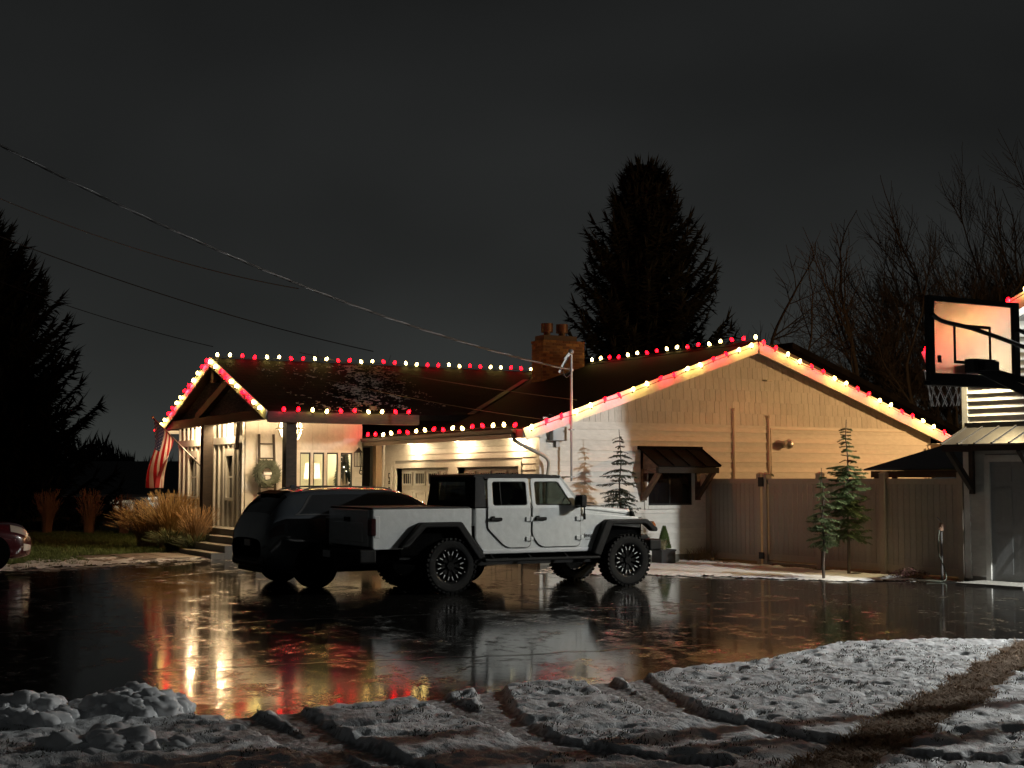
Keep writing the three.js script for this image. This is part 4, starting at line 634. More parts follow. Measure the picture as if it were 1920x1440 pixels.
// --- snow by the fence and along the far edge of the drive
{
  const bed = [[13.6, -23.2], [16.2, -20.4], [17.2, -18.7], [18.9, -17.85], [19.3, -18.2], [19.3, -25.2], [15.3, -25.2]];
  struct('snow_by_the_fence', snowSheet(13.4, 19.35, -25.25, -17.6, 0.05, (x, z) => { const d = Math.min(...bed.map((p, i) => Math.abs(segD(x, z, [p, bed[(i + 1) % bed.length]])))) * (inPoly(x, z, bed) ? 1 : -1), pocket = smoothstep(fbm(x * 1.1, z * 0.9, 17, 3), 0.12, 0.4); return d * 0.8 + 0.25 * fbm(x * 2.2, z * 2.2, 2, 4) - 0.05 - 0.75 * pocket * smoothstep(x, 17.5, 19) - 0.2 * smoothstep(fbm(x * 3, z * 1.1, 44, 3), 0.0, 0.4) * smoothstep(-z, 19.5, 21.5); }, (x, z) => 0.035 + 0.02 * fbm(x * 3, z * 3, 8, 3)), snowThin, 'bright snow strip along the foot of the fence and white wall', 'stuff');
  struct('snow_on_lawn', snowSheet(2.6, 11, -33.4, -27.6, 0.06, (x, z) => { const e = z + 29.2 + (x - 5.3) * 0.42, lawn = e < 0.15; if (!lawn) return -1; return 0.42 * fbm(x * 1.9, z * 1.5, 5, 4) + 0.12 - 0.28 * smoothstep(-e, 0.5, 4.5) - 0.1 * smoothstep(x, 7.4, 9); }, () => 0.05), snowThin, 'patchy thawing snow on the far left lawn', 'stuff');
  struct('slush', snowSheet(3.6, 10.6, -32, -24.4, 0.05, (x, z) => { if (!inPoly(x, z, driveP)) return -1; const near = Math.exp(-Math.pow((z + 29.6 + (x - 6) * 0.35) / 1.6, 2)); return 0.5 * fbm(x * 0.9, z * 3.1, 15, 4) + 0.34 * near - 0.36; }, () => 0.012), M(0.5, 0.49, 0.47, 0.5, { bumpMap: rep(snowBump, 1.5), bumpScale: 0.03 }), 'thin streaks of slush on the far side of the wet drive', 'stuff');
  // the dusting left on the porch roof
  const sl = snowSheet(11.6, 15.6, -34.3, -30.3, 0.03, (x, z) => { const e = fbm(x * 1.3, z * 1.3, 3, 3), f = fbm(x * 5, z * 17, 8, 4); return 0.75 * f + 0.3 * e + 0.3 * Math.exp(-Math.pow((x - 13.9 - (z + 32) * -0.5) / 0.95, 2)) - 0.2; }, () => 0.02, (x, z) => porY(z) + 0.004);
  const o = struct('roof_snow', sl, M(0.3, 0.29, 0.28, 0.7, { bumpMap: rep(snowBump, 2), bumpScale: 0.02 }), 'thin crust of snow left on the porch roof', 'stuff');
}
// ================================================================== plants
{ // green lawn at the far left
  const clumps = [11, 12, 13].map((s) => bladeClump(12, 0.09, 0.06, s, 0.6));
  scatter('grass', 'green lawn thawing out of the snow at the far left', clumps, grassM(0.12, 0.16, 0.04), 9000, (r) => { const x = 3.2 + r() * 9, z = -49 + r() * 19.6, e = z + 29.2 + (x - 5.3) * 0.42; if (e > -0.15 || (x > 7.1 && x < 10.6 && z > -34)) return null; if (e > -2.2 && r() < 0.8) return null; return [x, drop(x, z) - 0.01, z, 0.7 + r() * 0.9]; }, 73);
}
const barkM = M(0.06, 0.045, 0.035, 0.9, { bumpMap: rep(grainTex, 3, 6), bumpScale: 0.008 }), needleM = [[0.06, 0.095, 0.03], [0.045, 0.07, 0.03], [0.07, 0.1, 0.036]].map((c) => MP(...c, 0.75, { side: THREE.DoubleSide }));
// young conifer: a leader, whorls of bending branches with side sprays, needles on all of them
function youngConifer(name, label, x, z, H, clear, spread, seed, density = 1, mat = needleM[0], tilt = 0) {
  const t = thing(name, label, 'conifer', [x, 0, z]), r = rng(seed), tp = []; for (let i = 0; i <= 8; i++) tp.push(V(tilt * (i / 8) + 0.02 * Math.sin(i * 1.7 + seed), (H * i) / 8, 0.015 * Math.cos(i * 2.1)));
  part('trunk', taper(tp, tp.map((_, i) => lerp(0.035, 0.006, i / 8) * Math.sqrt(H / 3)), 7), barkM, t);
  const wood = [], nd = [], need = (p, d, l) => { for (let k = 0; k < 5; k++) { const a = r() * 6.283, u = d.clone().cross(V(Math.sin(a), Math.cos(a), 0.3)).normalize(), e = p.clone().addScaledVector(d, l * 0.5).addScaledVector(u, l * 0.75), w = d.clone().cross(u).normalize().multiplyScalar(0.0035); nd.push([p.clone().add(w).toArray(), p.clone().sub(w).toArray(), e.toArray()]); } };
  const axis = (h) => { const q = (h / H) * 8, i = Math.min(7, Math.floor(q)); return tp[i].clone().lerp(tp[i + 1], q - i); };
  for (let h = H * 0.86; h < H; h += 0.025) need(axis(h), V(0, 1, 0), 0.035);
  let h = clear;
  while (h < H - 0.12) {
    const f = (H - h) / (H - clear), L = spread * (0.12 + 0.88 * Math.pow(f, 0.85)) * (0.8 + 0.35 * r()), n = Math.round(2.4 + 2 * r()), a0 = r() * 6.283;
    for (let b = 0; b < n; b++) {
      const a = a0 + (b / n) * 6.283 + (r() - 0.5) * 0.6, l = L * (0.6 + 0.6 * r()), dr = 0.35 + 0.45 * r(), d = V(Math.cos(a), 0, Math.sin(a)), p0 = axis(h), pts = [];
      for (let i = 0; i <= 6; i++) { const s = i / 6; pts.push(p0.clone().addScaledVector(d, l * s).add(V(0, l * (0.2 * s - dr * s * s + 0.28 * s * s * s), 0))); }
      wood.push(taper(pts, pts.map((_, i) => lerp(0.009, 0.002, i / 6)), 4));
      for (let s = 0.12; s <= 1; s += 0.05 / density) {
        const i = Math.min(5, Math.floor(s * 6)), p = pts[i].clone().lerp(pts[i + 1], s * 6 - i), dir = pts[i + 1].clone().sub(pts[i]).normalize();
        need(p, dir, 0.04);
        if (l > 0.2 && r() < 0.6) { // side spray
          const side = dir.clone().cross(V(0, 1, 0)).multiplyScalar(r() < 0.5 ? 1 : -1).addScaledVector(dir, 0.9).add(V(0, -0.35 + 0.2 * r(), 0)).normalize(), sl = l * 0.34 * (1.1 - s) + 0.05;
          for (let q = 0; q < sl; q += 0.022 / density) need(p.clone().addScaledVector(side, q).add(V(0, -q * q * 0.8, 0)), side, 0.035);
        }
      }
    }
    h += lerp(0.07, 0.13, 1 - f) * (0.6 + 0.8 * r()) / Math.sqrt(density);
  }
  part('branches', merge(wood), barkM, t); part('needles', tris(nd), mat, t); return t;
}
youngConifer('young_conifer', 'sparse young conifer with drooping tiers in front of the white wall', 16.38, -24.33, 2.86, 0.35, 0.62, 41, 1.2, MP(0.035, 0.045, 0.03, 0.8, { side: THREE.DoubleSide }));
youngConifer('young_conifer', 'shorter of the two young conifers by the fence, on a thin bare stem', 17.36, -19.22, 2.02, 0.62, 0.38, 42, 1.5, needleM[2]);
youngConifer('young_conifer', 'taller of the two young conifers by the fence', 18.6, -19.9, 2.95, 0.7, 0.54, 43, 1.7, needleM[0]);
youngConifer('dwarf_conifer', 'top of a small bushy conifer showing over the fence', 20.6, -24.5, 2.12, 0.6, 0.34, 44, 1.7, needleM[1]);
{ // planter with a clipped evergreen and a pale tuft
  const p = thing('planter', 'black square planter with a cone evergreen and a pale grass tuft beside the truck bonnet', 'planter', [17.5, 0, -24.35]); p.scale.setScalar(0.9);
  part('pot', merge(box(-0.2, 0.2, 0, 0.36, -0.2, 0.2), box(-0.215, 0.215, 0.32, 0.36, -0.215, 0.215)), M(0.015, 0.015, 0.016, 0.5, { bumpMap: grainTex, bumpScale: 0.002 }), p);
  part('soil', box(-0.19, 0.19, 0.36, 0.365, -0.19, 0.19), M(0.04, 0.03, 0.02, 0.9), p);
  const r = rng(4), f = []; for (let i = 0; i < 2600; i++) { const h = Math.pow(r(), 1.2) * 0.5, R = 0.15 * Math.pow(1 - h / 0.52, 0.7) * (0.75 + 0.3 * r()), a = r() * 6.283, x = Math.cos(a) * R + 0.02, z = Math.sin(a) * R; f.push([[x - 0.006, 0.38 + h, z], [x + 0.006, 0.38 + h, z], [x + Math.cos(a) * 0.02, 0.43 + h, z + Math.sin(a) * 0.02]]); }
  part('evergreen', tris(f), M(0.06, 0.1, 0.02, 0.8), p);
  part('tuft', bladeClump(160, 0.26, 0.08, 9, 0.8).translate(-0.1, 0.36, 0.1), grassM(0.36, 0.33, 0.2), p);
}
// ornamental grasses
function ornGrass(label, x, z, H, spread, n, col, seed, y = 0, lean = 0.6, group) {
  const t = thing('ornamental_grass', label, 'ornamental grass', [x, y, z], 0, group), r = rng(seed), T = [];
  for (let i = 0; i < n; i++) {
    const a = r() * 6.283, d = Math.sqrt(r()) * spread * 0.3, h = H * (0.55 + 0.5 * r()), l = spread * lean * (0.25 + 1.0 * r()), b = a + (r() - 0.5) * 0.8, w = 0.005 + 0.004 * r(), P = [];
    for (let k = 0; k <= 5; k++) { const s = k / 5; P.push(V(Math.cos(a) * d + Math.cos(b) * l * s * s, h * (s - 0.22 * s * s * s * (l / spread)), Math.sin(a) * d + Math.sin(b) * l * s * s)); }
    const c = V(-Math.sin(b), 0, Math.cos(b)).multiplyScalar(w);
    for (let k = 0; k < 5; k++) { const q = P[k], e = P[k + 1], k0 = 1 - k / 6, k1 = k === 4 ? 0.15 : 1 - (k + 1) / 6; T.push([q.clone().addScaledVector(c, -k0).toArray(), q.clone().addScaledVector(c, k0).toArray(), e.clone().addScaledVector(c, k1).toArray()], [q.clone().addScaledVector(c, -k0).toArray(), e.clone().addScaledVector(c, k1).toArray(), e.clone().addScaledVector(c, -k1).toArray()]); }
    if (r() < 0.3) { const e = P[5], u = P[5].clone().sub(P[4]).normalize(); for (let k = 0; k < 7; k++) { const o = e.clone().addScaledVector(u, (k - 5) * 0.03); T.push([o.clone().add(V(0.008, 0, 0)).toArray(), o.clone().add(V(-0.008, 0, 0.006)).toArray(), o.clone().addScaledVector(u, 0.05).add(V((r() - 0.5) * 0.05, 0.012, (r() - 0.5) * 0.05)).toArray()]); } }
  }
  part('blades', tris(T), grassM(...col), t); part('crown', new THREE.SphereGeometry(spread * 0.18, 10, 6).scale(1, 0.5, 1), M(0.06, 0.045, 0.03, 0.9), t); return t;
}
ornGrass('largest tawny grass clump left of the porch post', 10.12, -35.9, 1.5, 0.95, 1900, [0.42, 0.27, 0.1], 51, 0, 0.62);
ornGrass('tawny grass clump spilling just left of the biggest one', 9.8, -37.0, 1.25, 0.85, 1000, [0.38, 0.24, 0.09], 52, 0, 0.85);
ornGrass('thin tawny grass between the porch post and the dark car', 10.2, -33.9, 1.2, 0.6, 520, [0.3, 0.18, 0.075], 53, 0, 0.6);
ornGrass('low green tuft at the foot of the big tawny grass', 9.75, -34.4, 0.62, 0.55, 620, [0.075, 0.09, 0.03], 54, 0, 0.9);
ornGrass('green tuft beside the porch steps', 10.0, -33.4, 0.5, 0.45, 420, [0.07, 0.085, 0.03], 55, 0, 0.9);
ornGrass('upright brown grass nearest the red car', 9.45, -48.4, 1.5, 0.55, 520, [0.3, 0.15, 0.08], 56, 0, 0.5);
ornGrass('upright brown grass in the middle of the far row', 10.65, -47.6, 1.45, 0.55, 520, [0.3, 0.15, 0.08], 57, 0, 0.5);
ornGrass('upright brown grass below the lit far window', 11.55, -46.6, 1.25, 0.5, 460, [0.28, 0.14, 0.08], 58, 0, 0.5);
{ const t = thing('low_shrub', 'low reddish leaf clump at the foot of the fence by the standpipe', 'shrub', [19.0, 0, -18.75]), r = rng(6), f = []; for (let i = 0; i < 420; i++) { const a = r() * 6.283, d = Math.sqrt(r()) * 0.35, x = Math.cos(a) * d, z = Math.sin(a) * d, y = 0.16 * (1 - d * d * 5) * r() + 0.02, b = r() * 6.283; f.push([[x, y, z], [x + 0.05 * Math.cos(b), y + 0.02, z + 0.05 * Math.sin(b)], [x + 0.04 * Math.cos(b + 0.9), y + 0.03 * r(), z + 0.04 * Math.sin(b + 0.9)]]); } part('leaves', tris(f), M(0.09, 0.035, 0.03, 0.8), t); }
{ const t = thing('dry_weeds', 'dry straggling weeds at the corner of the white wall and fence', 'weeds', [19.0, 0, -25.05]); part('blades', bladeClump(260, 0.5, 0.35, 31, 0.8).scale(1, 0.7, 1), grassM(0.2, 0.13, 0.07), t); }
// --- big spruce: tiers of drooping limbs that turn up at the tips, hung with short sprays
function spruce(name, label, x, z, H, rad, y, seed, n, col = [0.012, 0.016, 0.011], bare = 0.08, blunt = 0.85, cs = 1) {
  const t = thing(name, label, 'conifer', [x, y, z]), r = rng(seed), wood = [], f = [];
  part('trunk', taper([V(0, 0, 0), V(0.05, H * 0.5, 0), V(0, H, 0)], [H * 0.022, H * 0.013, 0.02], 8), barkM, t);
  const card = (p, d, l, w) => { const s = d.clone().cross(V(r() - 0.5, 1, r() - 0.5)).normalize().multiplyScalar(w * cs), e = p.clone().addScaledVector(d, l * cs); f.push([p.clone().sub(s).toArray(), p.clone().add(s).toArray(), e.toArray()]); };
  for (let b = 0; b < n; b++) {
    const q = Math.pow(b / n, 0.8), h = lerp(H * bare, H * 0.985, q), k = 1 - q, a = b * 2.39996 + r() * 0.7, L = rad * Math.pow(k, blunt) * (0.5 + 0.72 * r()) + 0.22, d = V(Math.cos(a), 0, Math.sin(a)), pts = [];
    const sag = lerp(0.1, 0.34, k), lift = lerp(0.62, 0.46, k);
    for (let i = 0; i <= 5; i++) { const s = i / 5; pts.push(V(0, h, 0).addScaledVector(d, L * s).add(V(0, L * (-sag * s * 1.4 + lift * s * s * s), 0))); }
    wood.push(taper(pts, pts.map((_, i) => lerp(0.045, 0.012, i / 5)), 3));
    for (let s = 0.15; s <= 1.0; s += 0.1 / Math.max(1, L)) {
      const i = Math.min(4, Math.floor(s * 5)), p = pts[i].clone().lerp(pts[i + 1], s * 5 - i), dir = pts[i + 1].clone().sub(pts[i]).normalize(), side = dir.clone().cross(V(0, 1, 0)).normalize();
      for (const sg of [-1, 1, 0, 0]) {
        const l = (sg ? 0.46 * (1.2 - s) + 0.2 : 0.36) * (0.6 + 0.7 * r()), dd = dir.clone().multiplyScalar(0.55 + 0.3 * r()).addScaledVector(side, sg * 0.9).add(V(0, sg ? -0.25 : r() * 0.6 - 0.75, 0)).normalize();
        card(p, dd, l, 0.06 + 0.04 * r()); card(p.clone().addScaledVector(dd, l * 0.45), dd.clone().add(V((r() - 0.5), -0.5 * r(), (r() - 0.5))).normalize(), l * 0.6, 0.045);
      }
    }
    for (let k2 = 0; k2 < 5; k2++) card(pts[5], V(d.x * 0.5 + (r() - 0.5) * 0.6, 0.5 + 0.6 * r(), d.z * 0.5 + (r() - 0.5) * 0.6).normalize(), 0.26 + 0.3 * r(), 0.045);
  }
  part('limbs', merge(wood), barkM, t); part('crown', tris(f), MP(...col, 0.85, { side: THREE.DoubleSide }), t); return t;
}
spruce('spruce_tree', 'tall dark spruce rising behind the roof and chimney', 28.8, -41.15, 13.9, 4.15, -0.6, 61, 470, undefined, 0.12, 0.72, 1.1);
spruce('spruce_tree', 'huge dark conifer at the left edge of the photograph', 8.0, -60.0, 13.2, 5.7, -0.8, 62, 900, undefined, 0.03, 0.55, 1.5);
// --- bare trees
function bareTree(name, label, x, z, H, seed, o = {}) {
  const { y = 0, lean = [0, 0], spread = 0.55, stems = 1, depth = 5, r0 = 0.16, up = 0.25, col = [0.03, 0.025, 0.022], first = 0.28, twig = 1 } = o;
  const t = thing(name, label, o.cat ?? 'bare tree', [x, y, z]), r = rng(seed), main = [], fine = [];
  const grow = (p, d, l, rad, k) => {
    const n = 4, pts = [p], dir = d.clone();
    for (let i = 0; i < n; i++) { dir.add(V((r() - 0.5) * 0.28, up * 0.22 + (r() - 0.5) * 0.16, (r() - 0.5) * 0.28)).normalize(); pts.push(pts[i].clone().addScaledVector(dir, l / n)); }
    (k > 1 ? main : fine).push(taper(pts, pts.map((_, i) => Math.max(rad * lerp(1, 0.62, i / n), 0.006)), k > 3 ? 7 : k > 1 ? 5 : 3));
    if (k <= 0) return;
    const c = k === depth ? 4 : 3 + (r() < 0.5 ? 1 : 0) * twig + (k <= 2 ? twig - 1 : 0);
    for (let i = 0; i < c; i++) {
      const s = i === 0 ? 1 : first + (1 - first) * r(), q = Math.min(n - 1, Math.floor(s * n)), b = pts[q].clone().lerp(pts[q + 1], s * n - q), a = r() * 6.283, ax = dir.clone().cross(V(Math.cos(a), 0.2, Math.sin(a))).normalize();
      const nd = (i === 0 ? dir.clone().addScaledVector(ax, 0.2) : d.clone().lerp(dir, s).addScaledVector(ax, spread * (0.7 + 0.7 * r()))).normalize();
      grow(b, nd, l * (i === 0 ? 0.72 : 0.45 + 0.3 * r()), rad * (i === 0 ? 0.66 : 0.46), k - 1);
    }
  };
  for (let s = 0; s < stems; s++) { const a = (s / stems) * 6.283 + seed, sp = stems > 1 ? 0.32 : 0; grow(V(Math.cos(a) * sp * 0.3, 0, Math.sin(a) * sp * 0.3), V(lean[0] + Math.cos(a) * sp, 1, lean[1] + Math.sin(a) * sp).normalize(), H * 0.36 * (0.85 + 0.3 * r()), r0, depth); }
  const bm = M(...col, 0.9); part('trunk', merge(main), bm, t); part('twigs', merge(fine), bm, t); return t;
}
bareTree('bare_tree', 'bare tree leaning left between the spruce and the gable', 30.6, -34.2, 9.2, 203, { lean: [-0.36, -0.3], spread: 0.75, twig: 2, depth: 5, up: 0.1 });
bareTree('bare_tree', 'tall bare tree with a forked crown right of the gable peak', 33.6, -34.8, 11.8, 207, { lean: [-0.16, -0.12], spread: 0.72, depth: 5, twig: 2, up: 0.22 });
bareTree('bare_tree', 'bare tree fanning up just left of the basketball backboard', 35.0, -32.6, 10.4, 211, { spread: 0.75, depth: 5, twig: 2, up: 0.16, stems: 2, r0: 0.12 });
bareTree('twiggy_tree', 'densest twiggy tree at the upper right behind the backboard', 39.6, -35.2, 12.2, 215, { spread: 0.66, depth: 5, twig: 3, up: 0.32, stems: 4, r0: 0.14, col: [0.02, 0.018, 0.016] });
bareTree('twiggy_tree', 'dense twiggy tree cut by the right edge of the photograph', 43.0, -33.2, 12.4, 219, { spread: 0.66, depth: 5, twig: 3, up: 0.34, stems: 4, r0: 0.14, col: [0.02, 0.018, 0.016] });
bareTree('twiggy_tree', 'twiggy tree filling the gap between the fanning tree and the densest crown', 38.0, -37.5, 8.6, 231, { spread: 0.55, depth: 5, twig: 2, up: 0.35, stems: 3, r0: 0.12, col: [0.02, 0.018, 0.016] });
bareTree('bare_shrub', 'bare shrub whose tips show above the long ridge lights', 19.4, -47.5, 6.1, 223, { spread: 0.4, depth: 4, up: 0.5, stems: 5, r0: 0.06, cat: 'bare shrub' });
// --- far dark wood behind the porch at the left
{
  const r = rng(77), f = [], w = [];
  for (let i = 0; i < 190; i++) { const x = 10 + r() * 46, z = -92 - r() * 10, H = 2.2 + 1.6 * r() + 0.7 * Math.sin(x * 0.4); w.push(taper([V(x, -3, z), V(x + r() - 0.5, H * 0.6, z), V(x + (r() - 0.5) * 2, H, z)], [0.18, 0.1, 0.02], 3)); for (let k = 0; k < 130; k++) { const h = H * r(), d = (1 - h / H) * 2.2 + 0.5, a = r() * 6.283, p = V(x + Math.cos(a) * d * r(), h, z + Math.sin(a) * d * r()); f.push([p.toArray(), [p.x + r() * 0.5 - 0.25, p.y + 0.4 + r() * 0.6, p.z + r() * 0.3], [p.x + 0.05, p.y + 0.1, p.z + 0.3]]); } }
  const o = new THREE.Group(); o.name = 'far_woods'; o.userData = { kind: 'stuff', label: 'far dark treeline behind the neighbouring house' }; scene.add(o); part('trunks', merge(w), M(0.015, 0.014, 0.013, 0.9), o); part('foliage', tris(f), MP(0.014, 0.015, 0.012, 0.9, { side: THREE.DoubleSide }), o);
}
// ================================================================== fence, shed, gazebo, hoop, neighbours
{
  const F = thing('privacy_fence', 'tall tan vinyl board fence with gate posts between the white gable and the right building', 'fence', [19.4, 0, -21.5]);
  const vin = [0.34, 0.36, 0.33, 0.35].map((k) => M(k, k * 0.91, k * 0.82, 0.5, { map: rep(paintTint, 0.6, 1.2), bumpMap: rep(grainTex, 1, 4), bumpScale: 0.001 })), postM = M(0.4, 0.35, 0.3, 0.5, { map: paintTint }), Z = (z) => z + 21.5;
  const posts = [-25.2, -23.42, -23.22, -21.55, -19.76, -17.82];
  posts.forEach((z, i) => { const p = part('post', box(-0.065, 0.065, 0, 1.92, Z(z) - 0.065, Z(z) + 0.065), postM, F); part('cap', prism([[-0.08, 1.922, Z(z) - 0.08], [0.08, 1.922, Z(z) - 0.08], [0.08, 1.922, Z(z) + 0.08], [-0.08, 1.922, Z(z) + 0.08]], [[-0.02, 1.965, Z(z) - 0.02], [0.02, 1.965, Z(z) - 0.02], [0.02, 1.965, Z(z) + 0.02], [-0.02, 1.965, Z(z) + 0.02]]), postM, p); });
  for (const [a, b, gate] of [[-25.13, -23.49, 0], [-23.14, -21.62, 1], [-21.48, -19.83, 0], [-19.69, -17.89, 0]]) {
    const y0 = gate ? 0.1 : 0.06; part('rail', box(-0.03, 0.03, 1.72, 1.83, Z(a), Z(b)), postM, F); part('rail', box(-0.03, 0.03, y0, y0 + 0.13, Z(a), Z(b)), postM, F);
    const n = Math.round((b - a) / 0.152), w = (b - a) / n; for (let i = 0; i < n; i++) part('board', box(-0.012, 0.012, y0 + 0.13, 1.72, Z(a) + i * w + 0.004, Z(a) + (i + 1) * w - 0.004), vin[(i * 5 + 1) % 4], F);
  }
  part('hinge', merge(box(-0.09, -0.066, 1.66, 1.86, Z(-23.4), Z(-23.24)), box(-0.09, -0.066, 0.12, 0.26, Z(-23.4), Z(-23.24))), blackMetal, F); part('latch', box(-0.1, -0.03, 1.0, 1.08, Z(-21.66), Z(-21.58)), blackMetal, F);
  part('sill_plate', box(-0.05, 0.05, 0.03, 0.07, Z(-23.14), Z(-21.62)), M(0.25, 0.24, 0.22, 0.5), F);
}
{
  const s = thing('standpipe', 'slim yard hydrant with a coiled hose end in front of the fence', 'hydrant', [19.05, 0, -18.0]);
  part('pipe', new THREE.CylinderGeometry(0.02, 0.02, 0.92, 10).translate(0, 0.46, 0), M(0.1, 0.095, 0.09, 0.6), s); part('tap', merge(new THREE.CylinderGeometry(0.035, 0.04, 0.14, 10).translate(0, 0.96, 0), beam([0, 0.95, 0], [-0.1, 0.9, 0.05], 0.04, 0.04)), M(0.2, 0.12, 0.08, 0.5), s); part('handle', beam([0, 1.05, 0], [0.05, 1.12, -0.14], 0.02, 0.025), galv, s);
  part('hose', tube([[-0.1, 0.9, 0.05], [-0.16, 0.75, 0.08], [-0.2, 0.5, 0.12], [-0.14, 0.2, 0.2], [-0.25, 0.03, 0.3], [-0.5, 0.02, 0.1]], 0.012, 30, 6), M(0.05, 0.06, 0.04, 0.6), s);
}
// --- two-storey outbuilding at the right, turned a little; x runs along its front towards the camera, z out of it
const ST = THREE.MathUtils.degToRad(8.5);
{
  const B = thing('outbuilding', 'white lap-sided outbuilding cut by the right edge with a tin door canopy and floodlight', 'building', [19.4, 0, -17.7], -(Math.PI / 2 - ST));
  // local frame: +x along the front towards the viewer, -z?  set so that local (s, y, n) -> world
  const L = 8.6, mid = 4.3, eave = 4.35, rise = 0.43, top = (s) => eave + rise * (mid - Math.abs(s - mid));
  const gp = (name, g, m, par = B) => part(name, g, m, par);
  gp('wall', ext([[0, 0], [L, 0], [L, top(L) - 0.2], [mid, top(mid) - 0.2], [0, top(0) - 0.2]], -0.16, 0), sheath);
  gp('wall', merge(box(0.0, 0.16, 0, eave - 0.2, -7, -0.161), box(L - 0.16, L, 0, eave - 0.2, -7, -0.161), box(0.161, L - 0.161, 0, eave, -7.16, -7)), sheath);
  const door = { a: 0.48, b: 1.42 };
  for (let y = 0.1; y < top(mid) - 0.25; y += 0.135) {
    const half = Math.min(L / 2 - 0.08, (top(mid) - 0.24 - y - 0.135) / rise), a = mid - half, b = mid + half; if (half < 0.1) break;
    const rows = y < 2.2 ? [[a, door.a - 0.1], [door.b + 0.1, b]] : [[a, b]];
    for (const [p, q] of rows) gp('siding_board', lapX(p, q, y, y + 0.135, 0, 0.045), sid());
    // the end wall that faces the white gable
    if (y < eave - 0.4) gp('siding_board', lapZ(-6.95, -0.06, y, y + 0.135, 0, 0.03), sid());
  }
  gp('corner_trim', merge(box(-0.04, 0.075, 0.05, eave - 0.3, 0, 0.045), box(-0.04, -0.001, 0.05, eave - 0.3, -0.06, 0)), trimW);
  const d = gp('door_trim', merge(box(door.a - 0.1, door.a, 0.03, 2.12, 0, 0.045), box(door.b, door.b + 0.1, 0.03, 2.12, 0, 0.045), box(door.a - 0.1, door.b + 0.1, 2.12, 2.24, 0, 0.045)), trimW);
  const dm = M(0.3, 0.31, 0.32, 0.45, { map: rep(paintTint, 0.6) }), D = gp('door', box(door.a + 0.004, door.b - 0.004, 0.04, 2.116, -0.02, 0.01), dm);
  for (const [x0, x1, y0, y1] of [[0.1, 0.42, 0.12, 0.82], [0.52, 0.84, 0.12, 0.82], [0.1, 0.42, 0.95, 1.62], [0.52, 0.84, 0.95, 1.62], [0.1, 0.42, 1.74, 1.98], [0.52, 0.84, 1.74, 1.98]]) gp('door_panel', merge(box(door.a + x0, door.a + x1, 0.04 + y0, 0.04 + y1, 0.01, 0.02)), dm, D);
  gp('door_knob', new THREE.SphereGeometry(0.035, 12, 8).translate(door.b - 0.08, 1.02, 0.06), steel, D);
  gp('concrete_step', box(door.a - 0.15, door.b + 0.2, 0, 0.035, 0.05, 0.9), concrete);
  // roof, rake boards and their lights
  const o = 0.52, over = 0.45;
  gp('roof', slab([[-o, top(-o), over], [mid, top(mid), over], [mid, top(mid), -7.5], [-o, top(-o), -7.5]].reverse(), 0.16), roofM);
  gp('roof', slab([[mid, top(mid), over], [L + o, top(L + o), over], [L + o, top(L + o), -7.5], [mid, top(mid), -7.5]].reverse(), 0.16), roofM);
  gp('rake_board', beam([-o, top(-o) - 0.12, over + 0.016], [mid, top(mid) - 0.12, over + 0.016], 0.03, 0.24), trimW);
  gp('rake_board', beam([mid, top(mid) - 0.122, over + 0.016], [L + o, top(L + o) - 0.12, over + 0.016], 0.03, 0.24), trimW);
  gp('soffit', merge(slab([[-o, top(-o) - 0.165, over - 0.002], [mid, top(mid) - 0.165, over - 0.002], [mid, top(mid) - 0.165, 0.0], [-o, top(-o) - 0.165, 0.0]].reverse(), 0.02), slab([[mid, top(mid) - 0.166, over - 0.002], [L + o, top(L + o) - 0.166, over - 0.002], [L + o, top(L + o) - 0.166, 0.0], [mid, top(mid) - 0.166, 0.0]].reverse(), 0.02)), trimW);
  // tin canopy over the door, on two brackets
  const c = new THREE.Group(); c.name = 'door_canopy'; B.add(c);
  const tin = M(0.05, 0.047, 0.045, 0.42, { metalness: 0.6, bumpMap: rep(grainTex, 2), bumpScale: 0.002 }), a = 0.06, b = 1.72, zt = 0.05, zb = 0.86, yt = 2.75, yb = 2.42, n = 5;
  for (let i = 0; i < n; i++) { const p = a + ((b - a) * i) / n, q = a + ((b - a) * (i + 1)) / n - 0.006; gp('metal_panel', slab([[p, yt, zt], [p, yb, zb], [q, yb, zb], [q, yt, zt]].reverse(), 0.012), tin, c); gp('seam', beam([p + 0.01, yt + 0.008, zt], [p + 0.01, yb + 0.008, zb], 0.03, 0.03), tin, c); }
  gp('flashing', box(a - 0.02, b + 0.02, yt - 0.02, yt + 0.07, 0.03, 0.1), blackMetal, c);
  gp('frame', merge(box(a + 0.02, b - 0.02, yb - 0.12, yb - 0.02, zb - 0.1, zb - 0.01), box(a + 0.02, a + 0.1, yb - 0.12, yb - 0.02, 0.05, zb - 0.1), box(b - 0.1, b - 0.02, yb - 0.12, yb - 0.02, 0.05, zb - 0.1)), woodDark, c);
  for (const x of [a + 0.1, b - 0.18]) gp('bracket', merge(beam([x, 1.66, 0.1], [x, yb - 0.1, zb - 0.08], 0.08, 0.1), box(x - 0.04, x + 0.04, 1.55, 2.6, 0.046, 0.12)), woodDark, c);
  // gable light string, in the building's own frame turned to the world
  const W = new THREE.Matrix4(); B.updateMatrixWorld(true); W.copy(B.matrixWorld);
  const w = (s, y, z) => V(s, y, z).applyMatrix4(W).toArray();
  const pts = []; for (let i = 0; i < 15; i++) { const s = -0.42 + i * 0.335; if (s < mid) pts.push(w(s, top(s) - 0.01, over + 0.085)); }
  lightString('red and warm white bulbs on the gable edge of the right outbuilding, behind the backboard', pts, 2, 1, 0.7);
  // warm floodlight under the gable
  const fl = gp('floodlight', merge(rbox(0.2, 0.12, 0.1, 0.02).translate(0.78, 4.07, 0.12), box(0.74, 0.82, 4.13, 4.2, 0.03, 0.12)), blackMetal);
